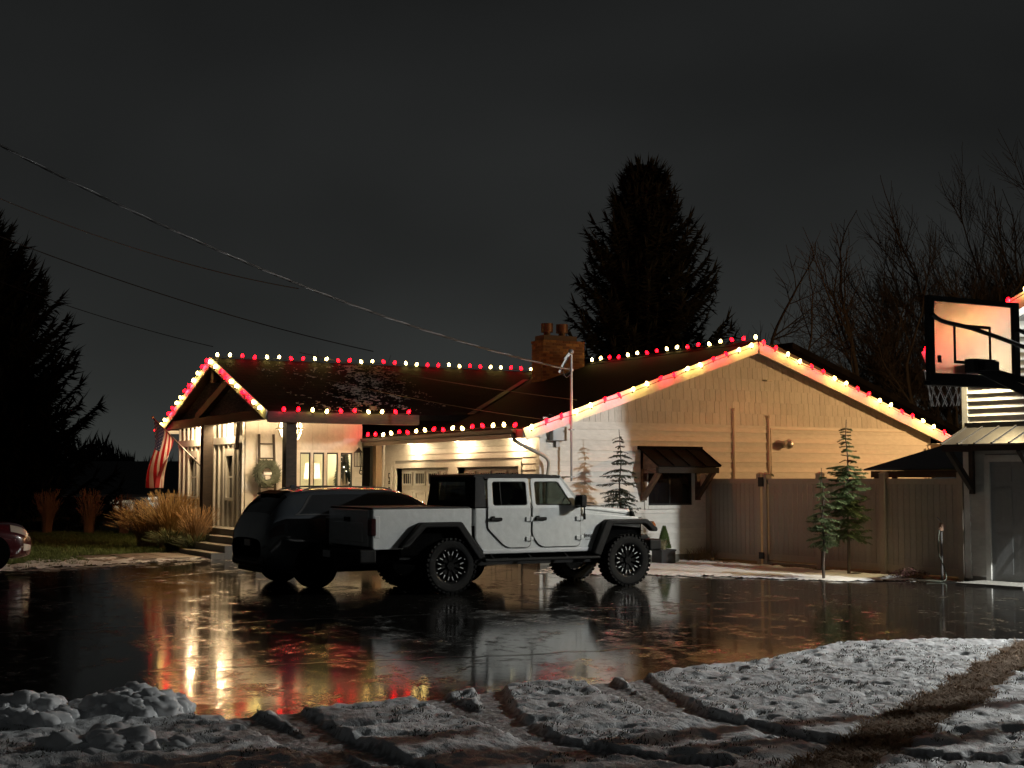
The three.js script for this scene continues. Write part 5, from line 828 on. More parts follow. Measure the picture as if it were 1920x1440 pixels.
  gp('lens', new THREE.SphereGeometry(0.065, 16, 12).translate(0.78, 3.98, 0.14), glow(16, 12, 6), fl);
  { const l = new THREE.SpotLight(lin(1, 0.77, 0.38), 54, 0, THREE.MathUtils.degToRad(62), 0.7); l.name = 'flood_light'; l.position.set(0.78, 3.98, 0.14); l.target.position.set(-1.0, 0, 2.4); l.castShadow = true; l.shadow.radius = 3; B.add(l, l.target); }
  // cool yard lamp high on the same gable, out of the frame
  gp('yard_lamp', merge(rbox(0.3, 0.16, 0.16, 0.02).translate(4.9, 5.42, 0.2), box(4.86, 4.94, 5.3, 5.5, 0.03, 0.13)), blackMetal);
  gp('yard_lamp_lens', box(4.78, 5.02, 5.33, 5.338, 0.14, 0.26), glow(8, 9, 9.4));
  pointLamp(B, [4.9, 5.3, 0.24], COOL, 365, 4, 'yard_light');
}
{ // amber street lamp beyond the outbuilding that warms the right of the gable
  const p = thing('street_lamp', 'amber street lamp beyond the right edge behind the outbuilding', 'street lamp', [30.6, 0, -18.9]);
  part('pole', new THREE.CylinderGeometry(0.06, 0.09, 3.8, 10).translate(0, 1.9, 0), galv, p); part('arm', beam([0, 3.7, 0], [-0.9, 3.9, 0], 0.06, 0.06), galv, p); part('head', rbox(0.5, 0.12, 0.24, 0.04).translate(-1.1, 3.9, 0), galv, p);
  part('lens', box(-1.3, -0.92, 3.825, 3.835, -0.09, 0.09), glow(9, 4.6, 1.7), p); pointLamp(p, [-1.1, 3.77, 0], AMBER, 240, 4, 'street_light');
}
{ // low metal-roofed gazebo behind the fence
  const g = thing('gazebo', 'low dark metal-roofed gazebo behind the fence', 'gazebo', [21.8, 0, -20.2]);
  const rm = M(0.012, 0.011, 0.011, 0.07, { metalness: 0.3, bumpMap: rep(grainTex, 1.5), bumpScale: 0.0004 }), x0 = -1.75, x1 = 3.2, z0 = -0.78, z1 = 2.35, y = 2.02, top = [[-0.2, 2.72, 0.9], [1.6, 2.72, 0.9]];
  part('roof_panel', slab([[x0, y, z1], [top[0][0], top[0][1], top[0][2]], [x0, y, z0]].reverse(), 0.03), rm, g);
  part('roof_panel', slab([[x0, y, z1], [x1, y, z1], top[1], top[0]], 0.03), rm, g); part('roof_panel', slab([[x1, y, z1], [x1, y, z0], top[1]], 0.03), rm, g); part('roof_panel', slab([[x1, y, z0], [x0, y, z0], top[0], top[1]], 0.03), rm, g);
  part('beam', merge(box(x0 + 0.1, x1 - 0.1, y - 0.17, y - 0.04, z0 + 0.1, z0 + 0.2), box(x0 + 0.1, x1 - 0.1, y - 0.17, y - 0.04, z1 - 0.2, z1 - 0.1), box(x0 + 0.1, x0 + 0.2, y - 0.17, y - 0.04, z0 + 0.2, z1 - 0.2)), woodDark, g);
  for (const [x, z] of [[x0 + 0.2, z0 + 0.25], [x1 - 0.2, z0 + 0.25], [x0 + 0.2, z1 - 0.25], [x1 - 0.2, z1 - 0.25]]) { part('post', box(x - 0.08, x + 0.08, 0, y - 0.05, z - 0.08, z + 0.08), woodDark, g); part('brace', beam([x, y - 0.6, z + (z < 0 ? 0.08 : -0.08)], [x, y - 0.12, z + (z < 0 ? 0.45 : -0.45)], 0.07, 0.07), woodDark, g); }
}
{ // basketball hoop: seen from behind, the board on parallel arms from a pole at the right
  const B = thing('basketball_hoop', 'basketball backboard of clear wet acrylic in a black frame on a pole arm', 'basketball hoop', [13.75, 0, -9.35]);
  const P = (x, y, z) => [x - 13.75, y, z + 9.35], bl = M(0.012, 0.012, 0.013, 0.45, { metalness: 0.3 }), x0 = 11.33, x1 = 12.76, y0 = 2.88, y1 = 3.81, z = -10.85, b = 0.085;
  const bx = (a, c, d, e, f, g2) => box(a - 13.75, c - 13.75, d, e, f + 9.35, g2 + 9.35);
  part('frame', merge(bx(x0, x1, y0, y0 + b, z - 0.03, z + 0.03), bx(x0, x1, y1 - 0.055, y1, z - 0.03, z + 0.03), bx(x0, x0 + b, y0 + b, y1 - 0.055, z - 0.03, z + 0.03), bx(x1 - b, x1, y0 + b, y1 - 0.055, z - 0.03, z + 0.03), bx(x0, x1, y0 - 0.05, y0 - 0.002, z - 0.06, z + 0.05)), bl, B);
  const dew = dataTex(512, 512, (u, v) => { const d = tileN(u, v, 10, 3, 4), s = tileN(u, v, 2, 8, 4); return clamp(0.22 + 0.03 * s + 0.12 * Math.max(0, d - 0.25), 0.15, 0.5); });
  const dewB = dataTex(512, 512, (u, v) => clamp(0.5 + 0.7 * tileN(u, v, 14, 3, 3), 0, 1));
  part('board', bx(x0 + b, x1 - b, y0 + b, y1 - 0.055, z - 0.008, z + 0.008), MP(1, 1, 1, 1, { transmission: 1, thickness: 0.016, ior: 1.35, roughnessMap: rep(dew, 0.7) }), B);
  const X0 = 11.72, X1 = 12.31, Y0 = 3.08, Y1 = 3.52, q = 0.035;
  part('target_square', merge(bx(X0, X1, Y1 - q, Y1, z + 0.009, z + 0.014), bx(X0, X1, Y0, Y0 + q, z + 0.009, z + 0.014), bx(X0, X0 + q, Y0 + q, Y1 - q, z + 0.009, z + 0.014), bx(X1 - q, X1, Y0 + q, Y1 - q, z + 0.009, z + 0.014)), bl, B);
  part('brace_bar', tube([P(x0 + 0.03, 3.6, z + 0.05), P(11.45, 3.54, z + 0.07), P(11.9, 3.47, z + 0.1), P(12.75, 3.3, z + 0.1), P(13.0, 3.2, z + 0.2), P(13.6, 2.6, -9.7)], 0.026, 40, 8), bl, B);
  part('brace_bar', tube([P(x1 - 0.05, 3.5, z + 0.05), P(12.86, 3.42, z + 0.12), P(13.1, 3.1, -10.4), P(13.7, 2.7, -9.6)], 0.024, 24, 8), bl, B);
  part('arm', merge(beam(P(12.0, 3.03, z + 0.1), P(13.72, 1.9, -9.45), 0.06, 0.1), beam(P(12.12, 3.02, z + 0.1), P(13.72, 2.35, -9.4), 0.06, 0.07)), bl, B);
  part('mount', merge(bx(11.86, 12.22, 2.98, 3.13, z + 0.035, z + 0.16), bx(11.93, 12.15, 3.0, 3.1, z + 0.16, z + 0.26)), bl, B);
  part('rim', new THREE.TorusGeometry(0.228, 0.01, 8, 40).rotateX(Math.PI / 2).translate(...P(12.03, 3.05, z - 0.42)), M(0.35, 0.06, 0.02, 0.5), B);
  part('rim_plate', bx(11.93, 12.13, 2.97, 3.08, z - 0.2, z - 0.02), M(0.3, 0.05, 0.02, 0.5), B);
  { const T = [], n = 12; for (let k = 0; k < n; k++) for (const s of [-1, 1]) { const pts = []; for (let i = 0; i <= 5; i++) { const t = i / 5, a = ((k + s * t * 1.8) / n) * 6.283, R = 0.225 - 0.1 * t + 0.03 * t * t; pts.push(P(12.03 + Math.cos(a) * R, 3.04 - 0.4 * t, z - 0.42 + Math.sin(a) * R)); } T.push(tube(pts, 0.005, 10, 4)); } part('net', merge(T), M(0.6, 0.6, 0.6, 0.8), B); }
  part('sticker', merge(bx(11.47, 11.53, 3.08, 3.16, z + 0.009, z + 0.012)), bl, B);
  part('pole', box(-0.09, 0.09, 0, 2.7, -0.09, 0.09), bl, B); part('height_handle', tube([P(13.72, 1.9, -9.2), P(13.6, 1.3, -9.1)], 0.02, 8, 6), bl, B);
}
// --- the neighbour across the lawn, its rail fence
{
  const N = thing('neighbour_house', 'low dark neighbouring house with two lit windows and a white-hooded door light', 'house', [17.2, -2.1, -76.2]);
  const wm = M(0.08, 0.08, 0.08, 0.8), y = 3.2, th = 0.5; N.rotation.y = -th;
  part('wall', box(-2.8, 9, 0, y, -6, 0), wm, N);
  part('roof', slab([[-3.4, y - 0.05, 0.7], [9.6, y - 0.05, 0.7], [9.6, y + 1.75, -3.2], [-3.4, y + 1.75, -3.2]], 0.14), M(0.03, 0.03, 0.03, 0.5), N); part('roof', slab([[-3.4, y + 1.75, -3.2], [9.6, y + 1.75, -3.2], [9.6, y - 0.05, -6.8], [-3.4, y - 0.05, -6.8]], 0.14), M(0.02, 0.02, 0.02, 0.8), N);
  part('fascia', merge(box(-3.4, 9.6, y - 0.2, y - 0.06, 0.7, 0.73), beam([-3.42, y - 0.12, 0.72], [-3.42, y + 1.68, -3.2], 0.04, 0.16)), M(0.35, 0.35, 0.34, 0.6), N);
  for (const [a, b] of [[1.0, 1.42], [1.58, 2.2]]) { const w = part('window', merge(box(a - 0.06, a, 2.2, 2.86, 0.001, 0.05), box(b, b + 0.06, 2.2, 2.86, 0.001, 0.05), box(a, b, 2.2, 2.26, 0.001, 0.05), box(a, b, 2.8, 2.86, 0.001, 0.05), box(a, b, 2.62, 2.65, 0.001, 0.05)), M(0.4, 0.4, 0.38, 0.6), N); part('lit_pane', box(a, b, 2.26, 2.8, 0.002, 0.02), glow(0.36, 0.3, 0.2), w); }
  part('door', box(2.9, 3.7, 0.6, 2.7, 0.001, 0.05), M(0.25, 0.27, 0.26, 0.6), N);
  part('porch_lamp', merge(new THREE.SphereGeometry(0.26, 12, 8, 0, 6.283, 0, 1.57).translate(3.3, 2.86, 0.3)), glow(0.6, 0.55, 0.42), N); pointLamp(N, [3.3, 2.7, 0.4], lin(1, 0.9, 0.7), 0.9, 4, 'porch_light');
  part('far_lamp', new THREE.SphereGeometry(0.07, 10, 8).translate(-9.5, 2.0, -8), glow(0.5, 0.6, 0.65), thing('distant_light', 'tiny pale light far off in the dark at the left', 'light', [17.2, -2.1, -76.2]));
  const F = thing('rail_fence', 'low weathered rail fence along the far edge of the lawn', 'fence', [14, -0.75, -57]);
  const fm = M(0.17, 0.13, 0.1, 0.8, { map: woodTint });
  for (let i = 0; i < 6; i++) { const x = -6 + i * 2.3; part('post', box(x - 0.07, x + 0.07, 0, 1.15, -0.07, 0.07).translate(0, 0, x * 0.55), fm, F); if (i < 5) for (const h of [0.45, 0.95]) part('rail', beam([x + 0.07, h, 0.02 + (x + 0.07) * 0.55], [x + 2.23, h + 0.02, 0.02 + (x + 2.23) * 0.55], 0.04, 0.15), fm, F); }
}
// ================================================================== vehicles
function makeWheel(parent, x, y, z, R, W, rr, side, look) {
  const w = new THREE.Group(); w.name = 'wheel'; w.position.set(x, y, z); if (side < 0) w.rotation.y = Math.PI; parent.add(w);
  const h = W / 2, prof = [[rr, -h * 0.8], [rr + 0.02, -h * 0.92], [R - 0.06, -h], [R - 0.018, -h * 0.9], [R - 0.012, -h * 0.4], [R - 0.012, h * 0.4], [R - 0.018, h * 0.9], [R - 0.06, h], [rr + 0.02, h * 0.92], [rr, h * 0.8]].map((p) => new THREE.Vector2(...p));
  const tread = [];
  if (look.lugs) for (let i = 0; i < look.lugs; i++) { const a = (i / look.lugs) * 6.283; for (const [zo, l, t] of [[h * 0.78, W * 0.3, 0.3], [-h * 0.78, W * 0.3, -0.3], [h * 0.22, W * 0.2, -0.5], [-h * 0.22, W * 0.2, 0.5]]) { const g = box(-0.024, 0.024, -0.014, 0.014, -l / 2, l / 2).rotateY(t).translate(0, R - 0.012, zo).rotateZ(a + (zo > 0 ? 0.06 : 0)); tread.push(g); } }
  part('tyre', merge(new THREE.LatheGeometry(prof, 56).rotateX(Math.PI / 2), ...tread), rubber, w);
  const rim = part('rim', merge(new THREE.LatheGeometry([[rr * 0.97, -h * 0.8], [rr * 0.9, -h * 0.7], [rr * 0.88, h * 0.62], [rr * 0.93, h * 0.72], [rr * 1.0, h * 0.8]].map((p) => new THREE.Vector2(...p)), 48).rotateX(Math.PI / 2), new THREE.CylinderGeometry(rr * 0.86, rr * 0.86, 0.02, 32).rotateX(Math.PI / 2).translate(0, 0, -h * 0.3)), look.rim, w);
  const sp = [], tip = [];
  for (let i = 0; i < look.spokes; i++) {
    const a = (i / look.spokes) * 6.283, f = h * 0.62;
    if (look.split) for (const s of [-1, 1]) { const b = a + s * 0.2; sp.push(beam([Math.cos(a) * rr * 0.22, Math.sin(a) * rr * 0.22, f * 0.8], [Math.cos(b) * rr * 0.88, Math.sin(b) * rr * 0.88, f], 0.03, 0.028, V(0, 0, 1))); tip.push(beam([Math.cos(b - s * 0.05) * rr * 0.6, Math.sin(b - s * 0.05) * rr * 0.6, f + 0.016], [Math.cos(b) * rr * 0.8, Math.sin(b) * rr * 0.8, f + 0.019], 0.014, 0.008, V(0, 0, 1))); }
    else sp.push(beam([Math.cos(a) * rr * 0.2, Math.sin(a) * rr * 0.2, f * 0.9], [Math.cos(a) * rr * 0.9, Math.sin(a) * rr * 0.9, f], 0.05, 0.03, V(0, 0, 1)));
    tip.push(new THREE.CylinderGeometry(0.008, 0.008, 0.02, 6).rotateX(Math.PI / 2).translate(Math.cos(a + 0.39) * rr * 0.93, Math.sin(a + 0.39) * rr * 0.93, h * 0.78));
  }
  part('spokes', merge(sp), look.rim, w); part('rim_accents', merge(tip), look.accent, w).userData.kind = 'stuff';
  part('hub', merge(new THREE.CylinderGeometry(0.06, 0.07, 0.06, 20).rotateX(Math.PI / 2).translate(0, 0, h * 0.6), ...[0, 1, 2, 3, 4].map((k) => new THREE.CylinderGeometry(0.01, 0.01, 0.03, 6).rotateX(Math.PI / 2).translate(Math.cos(k * 1.257) * 0.085, Math.sin(k * 1.257) * 0.085, h * 0.6))), look.rim, w);
  return w;
}
const flecks = (c, rough = 0.32) => MP(...c, rough, { clearcoat: 1, clearcoatRoughness: 0.06, map: rep(paintTint, 0.7) });
{ // ---------------- white pickup
  const T = thing('pickup_truck', 'white four door off-road pickup with black hardtop, flared arches and knobbly tyres', 'pickup truck', [8.72, 0, -20.68]);
  const p = (n, g, m, par = T) => part(n, g, m, par), wh = flecks([0.6, 0.62, 0.63], 0.28), bp = blackPlastic, top = MP(0.007, 0.007, 0.0075, 0.7, { specularIntensity: 0.5, bumpMap: rep(grainTex, 20), bumpScale: 0.001 });
  const Z = 0.9, wheelX = [1.33, 4.72], R = 0.44;
  // bed
  const bedP = [[0, 0.72], [0.52, 0.72], [0.86, 1.07], [1.43, 1.07], [1.73, 0.76], [1.73, 1.345], [0, 1.345]];
  for (const s of [1, -1]) p('bed_side', ext(roundPoly(bedP, [0.05, 0.03, 0.08, 0.08, 0.02, 0.02, 0.03]), s > 0 ? Z - 0.09 : -Z, s > 0 ? Z : -Z + 0.09, 0.018), wh);
  p('bed_floor', merge(box(0.03, 1.72, 0.74, 0.8, -0.8, 0.8), box(0.5, 1.78, 0.55, 1.05, -0.8, -0.5), box(0.5, 1.78, 0.55, 1.05, 0.5, 0.8)), bp);
  p('tonneau_cover', rbox(1.72, 0.035, 1.7, 0.012).translate(0.87, 1.355, 0), M(0.01, 0.01, 0.01, 0.8));
  const tg = p('tailgate', rbox(0.07, 0.58, 1.58, 0.02).translate(-0.005, 1.05, 0), wh); p('tailgate_handle', rbox(0.03, 0.07, 0.22, 0.01).translate(-0.05, 1.18, 0), bp, tg); p('tailgate_inset', rbox(0.012, 0.3, 1.2, 0.005).translate(-0.043, 0.98, 0), wh, tg);
  for (const s of [1, -1]) { p('tail_lamp', merge(rbox(0.1, 0.27, 0.14, 0.025).translate(0.005, 1.07, s * 0.855)), MP(0.02, 0.002, 0.002, 0.2, { clearcoat: 0.5 })); p('lamp_surround', rbox(0.09, 0.34, 0.03, 0.01).translate(0.075, 1.07, s * 0.893), wh); }
  p('rear_bumper', merge(rbox(0.26, 0.2, 1.5, 0.03).translate(-0.12, 0.6, 0), rbox(0.3, 0.22, 0.3, 0.04).translate(-0.08, 0.62, 0.76), rbox(0.3, 0.22, 0.3, 0.04).translate(-0.08, 0.62, -0.76), box(-0.22, -0.1, 0.42, 0.5, -0.06, 0.06)), bp);
  p('number_plate', rbox(0.012, 0.11, 0.3, 0.004).translate(-0.256, 0.62, -0.35), M(0.4, 0.4, 0.4, 0.5));
  // cab tub and front clip
  const tub = [[1.95, 0.63], [1.8, 0.84], [1.8, 1.345], [3.84, 1.345], [3.9, 1.25], [4.98, 1.17], [5.03, 0.98], [4.36, 1.04], [4.06, 0.63]];
  p('cab_body', ext(roundPoly(tub, 0.03), -Z + 0.012, Z - 0.012, 0.02), wh);
  for (const s of [1, -1]) p('cab_corner', ext([[1.79, 1.36], [2.0, 1.36], [2.0, 1.845], [1.84, 1.845]], 0, 0.04, 0.008).translate(0, 0, s > 0 ? Z - 0.05 : -Z + 0.01).applyMatrix4(new THREE.Matrix4().makeShear(0, 0, 0, 0, 0, 0)), top);
  const lean = (g, s) => { const a = g.attributes.position; for (let i = 0; i < a.count; i++) { const y = a.getY(i); if (y > 1.34) a.setZ(i, a.getZ(i) - s * (y - 1.34) * 0.17); } g.computeVertexNormals(); return g; };
  T.children.filter((c) => c.name === 'cab_corner').forEach((c, i) => lean(c.geometry, i ? -1 : 1));
  p('roof', (() => { const g = ext(roundPoly([[1.8, 1.84], [1.82, 1.885], [2.2, 1.905], [3.1, 1.9], [3.46, 1.868], [3.47, 1.84]], 0.015), -0.8, 0.8, 0.02); return g; })(), top);
  p('roof_rail', merge(box(2.0, 3.42, 1.82, 1.845, 0.78, 0.82), box(2.0, 3.42, 1.82, 1.845, -0.82, -0.78)), top);
  // rear wall of the cab with its window
  p('cab_rear', ext([[-0.86, 1.36], [0.86, 1.36], [0.78, 1.845], [-0.78, 1.845]], 0, 0.04, 0.006, [[[-0.52, 1.46], [0.52, 1.46], [0.5, 1.77], [-0.5, 1.77]]]).rotateY(-Math.PI / 2).translate(1.85, 0, 0), top);
  p('rear_window', box(1.822, 1.828, 1.455, 1.775, -0.53, 0.53), MP(0.45, 0.47, 0.45, 0.02, { transmission: 1, thickness: 0 }));
  // doors
  const doors = [[[2.02, 1.345], [2.02, 1.02], [2.36, 0.7], [2.82, 0.7], [2.82, 1.345]], [[2.855, 1.345], [2.855, 0.9], [3.0, 0.7], [3.78, 0.7], [3.79, 1.345]]], fr = [[[2.02, 1.335], [2.82, 1.335], [2.82, 1.83], [2.05, 1.83]], [[2.855, 1.335], [3.79, 1.335], [3.43, 1.83], [2.855, 1.83]]], wn = [[[2.12, 1.385], [2.76, 1.385], [2.76, 1.775], [2.13, 1.775]], [[2.92, 1.385], [3.63, 1.385], [3.38, 1.775], [2.92, 1.775]]];
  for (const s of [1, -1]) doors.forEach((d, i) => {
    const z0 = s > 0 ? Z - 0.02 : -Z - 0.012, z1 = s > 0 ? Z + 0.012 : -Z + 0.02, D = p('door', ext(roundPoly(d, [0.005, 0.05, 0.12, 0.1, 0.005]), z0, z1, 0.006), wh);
    p('door_gap_shade', ext(roundPoly(d.map(([x, y], k) => [x + (x < (i ? 3.3 : 2.4) ? -0.009 : 0.009), y + (y < 1.3 ? -0.009 : 0)]), [0.005, 0.05, 0.12, 0.1, 0.005]), s > 0 ? Z - 0.04 : -Z - 0.001, s > 0 ? Z + 0.001 : -Z + 0.04), M(0.015, 0.015, 0.015, 0.8), D);  // black plate behind the door stands in for the shadow in its gap
    p('window_frame', lean(ext(roundPoly(fr[i], 0.05), z0, z1, 0.006, [roundPoly(wn[i], 0.05, THREE.Path)]), s), wh, D);
    p('window_seal', lean(ext(roundPoly(wn[i].map(([x, y]) => [x + (x < (i ? 3.2 : 2.4) ? -0.012 : 0.012), y + (y < 1.5 ? -0.012 : 0.012)]), 0.05), s > 0 ? Z - 0.016 : -Z + 0.002, s > 0 ? Z - 0.002 : -Z + 0.016, 0, [roundPoly(wn[i].map(([x, y]) => [x + (x < (i ? 3.2 : 2.4) ? 0.012 : -0.012), y + (y < 1.5 ? 0.012 : -0.012)]), 0.04, THREE.Path)]), s), bp, D);
    p('window_glass', lean(ext(roundPoly(wn[i], 0.05), s > 0 ? Z - 0.011 : -Z + 0.006, s > 0 ? Z - 0.006 : -Z + 0.011), s), i ? MP(0.42, 0.46, 0.44, 0.03, { transmission: 1, thickness: 0 }) : tintGlass, D);
    if (!i) p('window_bar', lean(box(2.27, 2.285, 1.385, 1.775, s * (Z - 0.004) - 0.006, s * (Z - 0.004) + 0.006), s), bp, D);
    const hx = i ? 3.0 : 2.16; p('handle', merge(rbox(0.22, 0.055, 0.045, 0.018).translate(hx, 1.165, s * (Z + 0.035)), rbox(0.06, 0.07, 0.03, 0.012).translate(hx - 0.05, 1.18, s * (Z + 0.025))), bp, D);
    if (i) p('lock', new THREE.CylinderGeometry(0.014, 0.014, 0.012, 12).rotateX(Math.PI / 2).translate(hx - 0.03, 1.11, s * (Z + 0.014)), steel, D);
    for (const y of [1.16, 0.84]) p('hinge', merge(rbox(0.1, 0.075, 0.03, 0.012).translate(i ? 3.74 : 2.77, y, s * (Z + 0.02)), rbox(0.06, 0.06, 0.02, 0.01).translate(i ? 3.82 : 2.84, y, s * (Z + 0.012)), new THREE.CylinderGeometry(0.014, 0.014, 0.085, 8).translate(i ? 3.785 : 2.815, y, s * (Z + 0.03))), wh, D);
  });
  // rocker, step bar, underframe
  for (const s of [1, -1]) { p('rocker', rbox(2.15, 0.07, 0.06, 0.02).translate(3.0, 0.64, s * 0.875), M(0.4, 0.41, 0.42, 0.45)); p('step_bar', merge(rbox(2.2, 0.05, 0.13, 0.02).translate(3.0, 0.51, s * 0.98), ...[2.1, 2.8, 3.5, 3.95].map((x) => beam([x, 0.6, s * 0.8], [x, 0.52, s * 0.96], 0.04, 0.04))), bp); }
  p('underframe', merge(box(0.0, 5.2, 0.48, 0.62, 0.36, 0.52), box(0.0, 5.2, 0.48, 0.62, -0.52, -0.36), box(1.9, 4.1, 0.42, 0.63, -0.75, 0.75), new THREE.CylinderGeometry(0.055, 0.055, 1.5, 10).rotateX(Math.PI / 2).translate(1.33, 0.44, 0), new THREE.CylinderGeometry(0.055, 0.055, 1.5, 10).rotateX(Math.PI / 2).translate(4.72, 0.44, 0), new THREE.SphereGeometry(0.16, 12, 8).translate(1.33, 0.44, 0), new THREE.SphereGeometry(0.15, 12, 8).translate(4.72, 0.44, -0.2)), bp);
  // arches
  const fo = [[[0.42, 0.74], [0.5, 0.84], [0.78, 1.135], [1.5, 1.135], [1.93, 0.56], [1.8, 0.53], [1.41, 1.05], [0.86, 1.05], [0.54, 0.74]], [[3.98, 0.57], [4.22, 1.1], [4.28, 1.135], [5.08, 1.135], [5.29, 0.98], [5.29, 0.92], [5.2, 0.92], [5.04, 1.05], [4.36, 1.05], [4.12, 0.53]]];
  for (const s of [1, -1]) fo.forEach((f) => p('arch_flare', ext(roundPoly(f, 0.03), s > 0 ? Z - 0.03 : -Z - 0.13, s > 0 ? Z + 0.13 : -Z + 0.03, 0.022), bp));
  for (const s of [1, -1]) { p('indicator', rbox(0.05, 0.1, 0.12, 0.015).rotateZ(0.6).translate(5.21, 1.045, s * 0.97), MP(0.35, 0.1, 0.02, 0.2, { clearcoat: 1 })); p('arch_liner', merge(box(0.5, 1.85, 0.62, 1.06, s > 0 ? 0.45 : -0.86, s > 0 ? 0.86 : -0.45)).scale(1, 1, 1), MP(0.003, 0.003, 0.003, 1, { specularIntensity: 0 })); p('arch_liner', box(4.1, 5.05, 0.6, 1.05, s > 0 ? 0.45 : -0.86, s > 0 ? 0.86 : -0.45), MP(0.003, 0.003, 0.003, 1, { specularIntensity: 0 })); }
  // hood, grille, bumper
  p('hood', ext(roundPoly([[3.86, 1.2], [3.86, 1.36], [4.3, 1.355], [4.92, 1.295], [5.0, 1.24], [5.0, 1.16]], 0.04), -0.72, 0.72, 0.05), wh); p('hood_vent', rbox(0.3, 0.02, 0.35, 0.008).rotateZ(-0.07).translate(4.4, 1.35, 0.3), bp);
  p('hood_latch', merge(box(4.9, 4.94, 1.16, 1.27, 0.73, 0.77), rbox(0.05, 0.12, 0.05, 0.015).rotateZ(0.4).translate(4.94, 1.2, 0.78)), bp);
  p('grille', merge(ext([[4.98, 0.82], [5.06, 0.82], [5.05, 1.1], [5.0, 1.22], [4.96, 1.22]], -0.74, 0.74, 0.01)), wh); p('grille_slots', merge(...[-3, -2, -1, 0, 1, 2, 3].map((k) => rbox(0.03, 0.22, 0.06, 0.01).translate(5.06, 0.98, k * 0.11))), bp);
  for (const s of [1, -1]) p('headlight', new THREE.CylinderGeometry(0.1, 0.1, 0.05, 24).rotateZ(Math.PI / 2).translate(5.06, 1.0, s * 0.56), MP(0.7, 0.7, 0.7, 0.05, { clearcoat: 1 }));
  p('front_bumper', merge(rbox(0.26, 0.2, 1.72, 0.04).translate(5.36, 0.68, 0), rbox(0.18, 0.1, 1.2, 0.03).translate(5.3, 0.8, 0), new THREE.TorusGeometry(0.045, 0.016, 6, 14).rotateX(Math.PI / 2).translate(5.47, 0.8, 0.38), new THREE.TorusGeometry(0.045, 0.016, 6, 14).rotateX(Math.PI / 2).translate(5.47, 0.8, -0.38)), bp);
  // windscreen
  p('windscreen_frame', merge(beam([3.86, 1.355, 0.8], [3.44, 1.865, 0.74], 0.06, 0.06), beam([3.86, 1.355, -0.8], [3.44, 1.865, -0.74], 0.06, 0.06), beam([3.45, 1.86, -0.74], [3.45, 1.86, 0.74], 0.05, 0.05), beam([3.86, 1.355, -0.8], [3.86, 1.355, 0.8], 0.06, 0.05)), wh);
  p('windscreen', prism([[3.86, 1.37, 0.77], [3.86, 1.37, -0.77], [3.45, 1.845, -0.71], [3.45, 1.845, 0.71]], [[3.866, 1.372, 0.77], [3.866, 1.372, -0.77], [3.456, 1.847, -0.71], [3.456, 1.847, 0.71]]), MP(0.8, 0.84, 0.82, 0.02, { transmission: 1, thickness: 0 }));
  for (const s of [1, -1]) { const m = p('mirror', merge(rbox(0.13, 0.21, 0.22, 0.035).translate(3.7, 1.45, s * 1.06), beam([3.72, 1.36, s * 0.9], [3.7, 1.38, s * 1.02], 0.05, 0.05)), bp); p('mirror_glass', rbox(0.008, 0.17, 0.18, 0.003).translate(3.633, 1.455, s * 1.06), MP(0.5, 0.5, 0.5, 0.04, { metalness: 1 }), m); }
  p('antenna', merge(new THREE.CylinderGeometry(0.02, 0.024, 0.1, 10).translate(3.86, 1.19, 0.92), new THREE.CylinderGeometry(0.011, 0.014, 0.26, 8).translate(3.86, 1.33, 0.92), beam([3.86, 1.42, 0.92], [4.1, 1.41, 0.84], 0.016, 0.016)), bp);
  p('wiper', beam([3.9, 1.37, 0.1], [3.72, 1.5, 0.5], 0.012, 0.015), bp);
  // cabin
  p('dashboard', merge(rbox(0.35, 0.2, 1.4, 0.05).translate(3.6, 1.25, 0)), bp); p('steering_wheel', new THREE.TorusGeometry(0.18, 0.016, 8, 28).rotateY(1.2).translate(3.3, 1.35, -0.38), bp);
  for (const x of [2.2, 3.0]) for (const z of [-0.38, 0.38]) p('seat', merge(rbox(0.14, 0.6, 0.48, 0.05).rotateZ(0.14).translate(x - 0.05, 1.2, z), rbox(0.1, 0.17, 0.26, 0.04).translate(x - 0.1, 1.57, z), rbox(0.45, 0.14, 0.48, 0.05).translate(x + 0.18, 0.9, z)), M(0.015, 0.015, 0.015, 0.85));
  p('roll_bar', merge(tube([[2.35, 1.36, 0.68], [2.35, 1.76, 0.64], [2.35, 1.8, 0.55], [2.35, 1.8, -0.55], [2.35, 1.76, -0.64], [2.35, 1.36, -0.68]], 0.03, 40, 8)), bp);
  const look = { lugs: 34, spokes: 8, split: true, rim: M(0.012, 0.012, 0.012, 0.25, { metalness: 0.4 }), accent: M(0.5, 0.5, 0.51, 0.3, { metalness: 0.35 }) };
  for (const x of wheelX) for (const s of [1, -1]) makeWheel(T, x, R, s * 0.83, R, 0.3, 0.285, s, look);
  { // badge on the wing: two lines of print
    const c = document.createElement('canvas'); c.width = 512; c.height = 256; const x = c.getContext('2d'); x.clearRect(0, 0, 512, 256); x.fillStyle = '#101310'; x.font = 'bold 170px sans-serif'; x.textAlign = 'center'; x.fillText('Jeep', 256, 140, 440); x.font = 'bold 44px sans-serif'; x.fillText('GLADIATOR', 256, 238, 470);
    const t = new THREE.CanvasTexture(c); t.colorSpace = THREE.SRGBColorSpace; p('badge', new THREE.PlaneGeometry(0.25, 0.125).translate(3.95, 0.85, Z - 0.004), M(1, 1, 1, 0.5, { map: t, alphaTest: 0.5 }));
  }
}
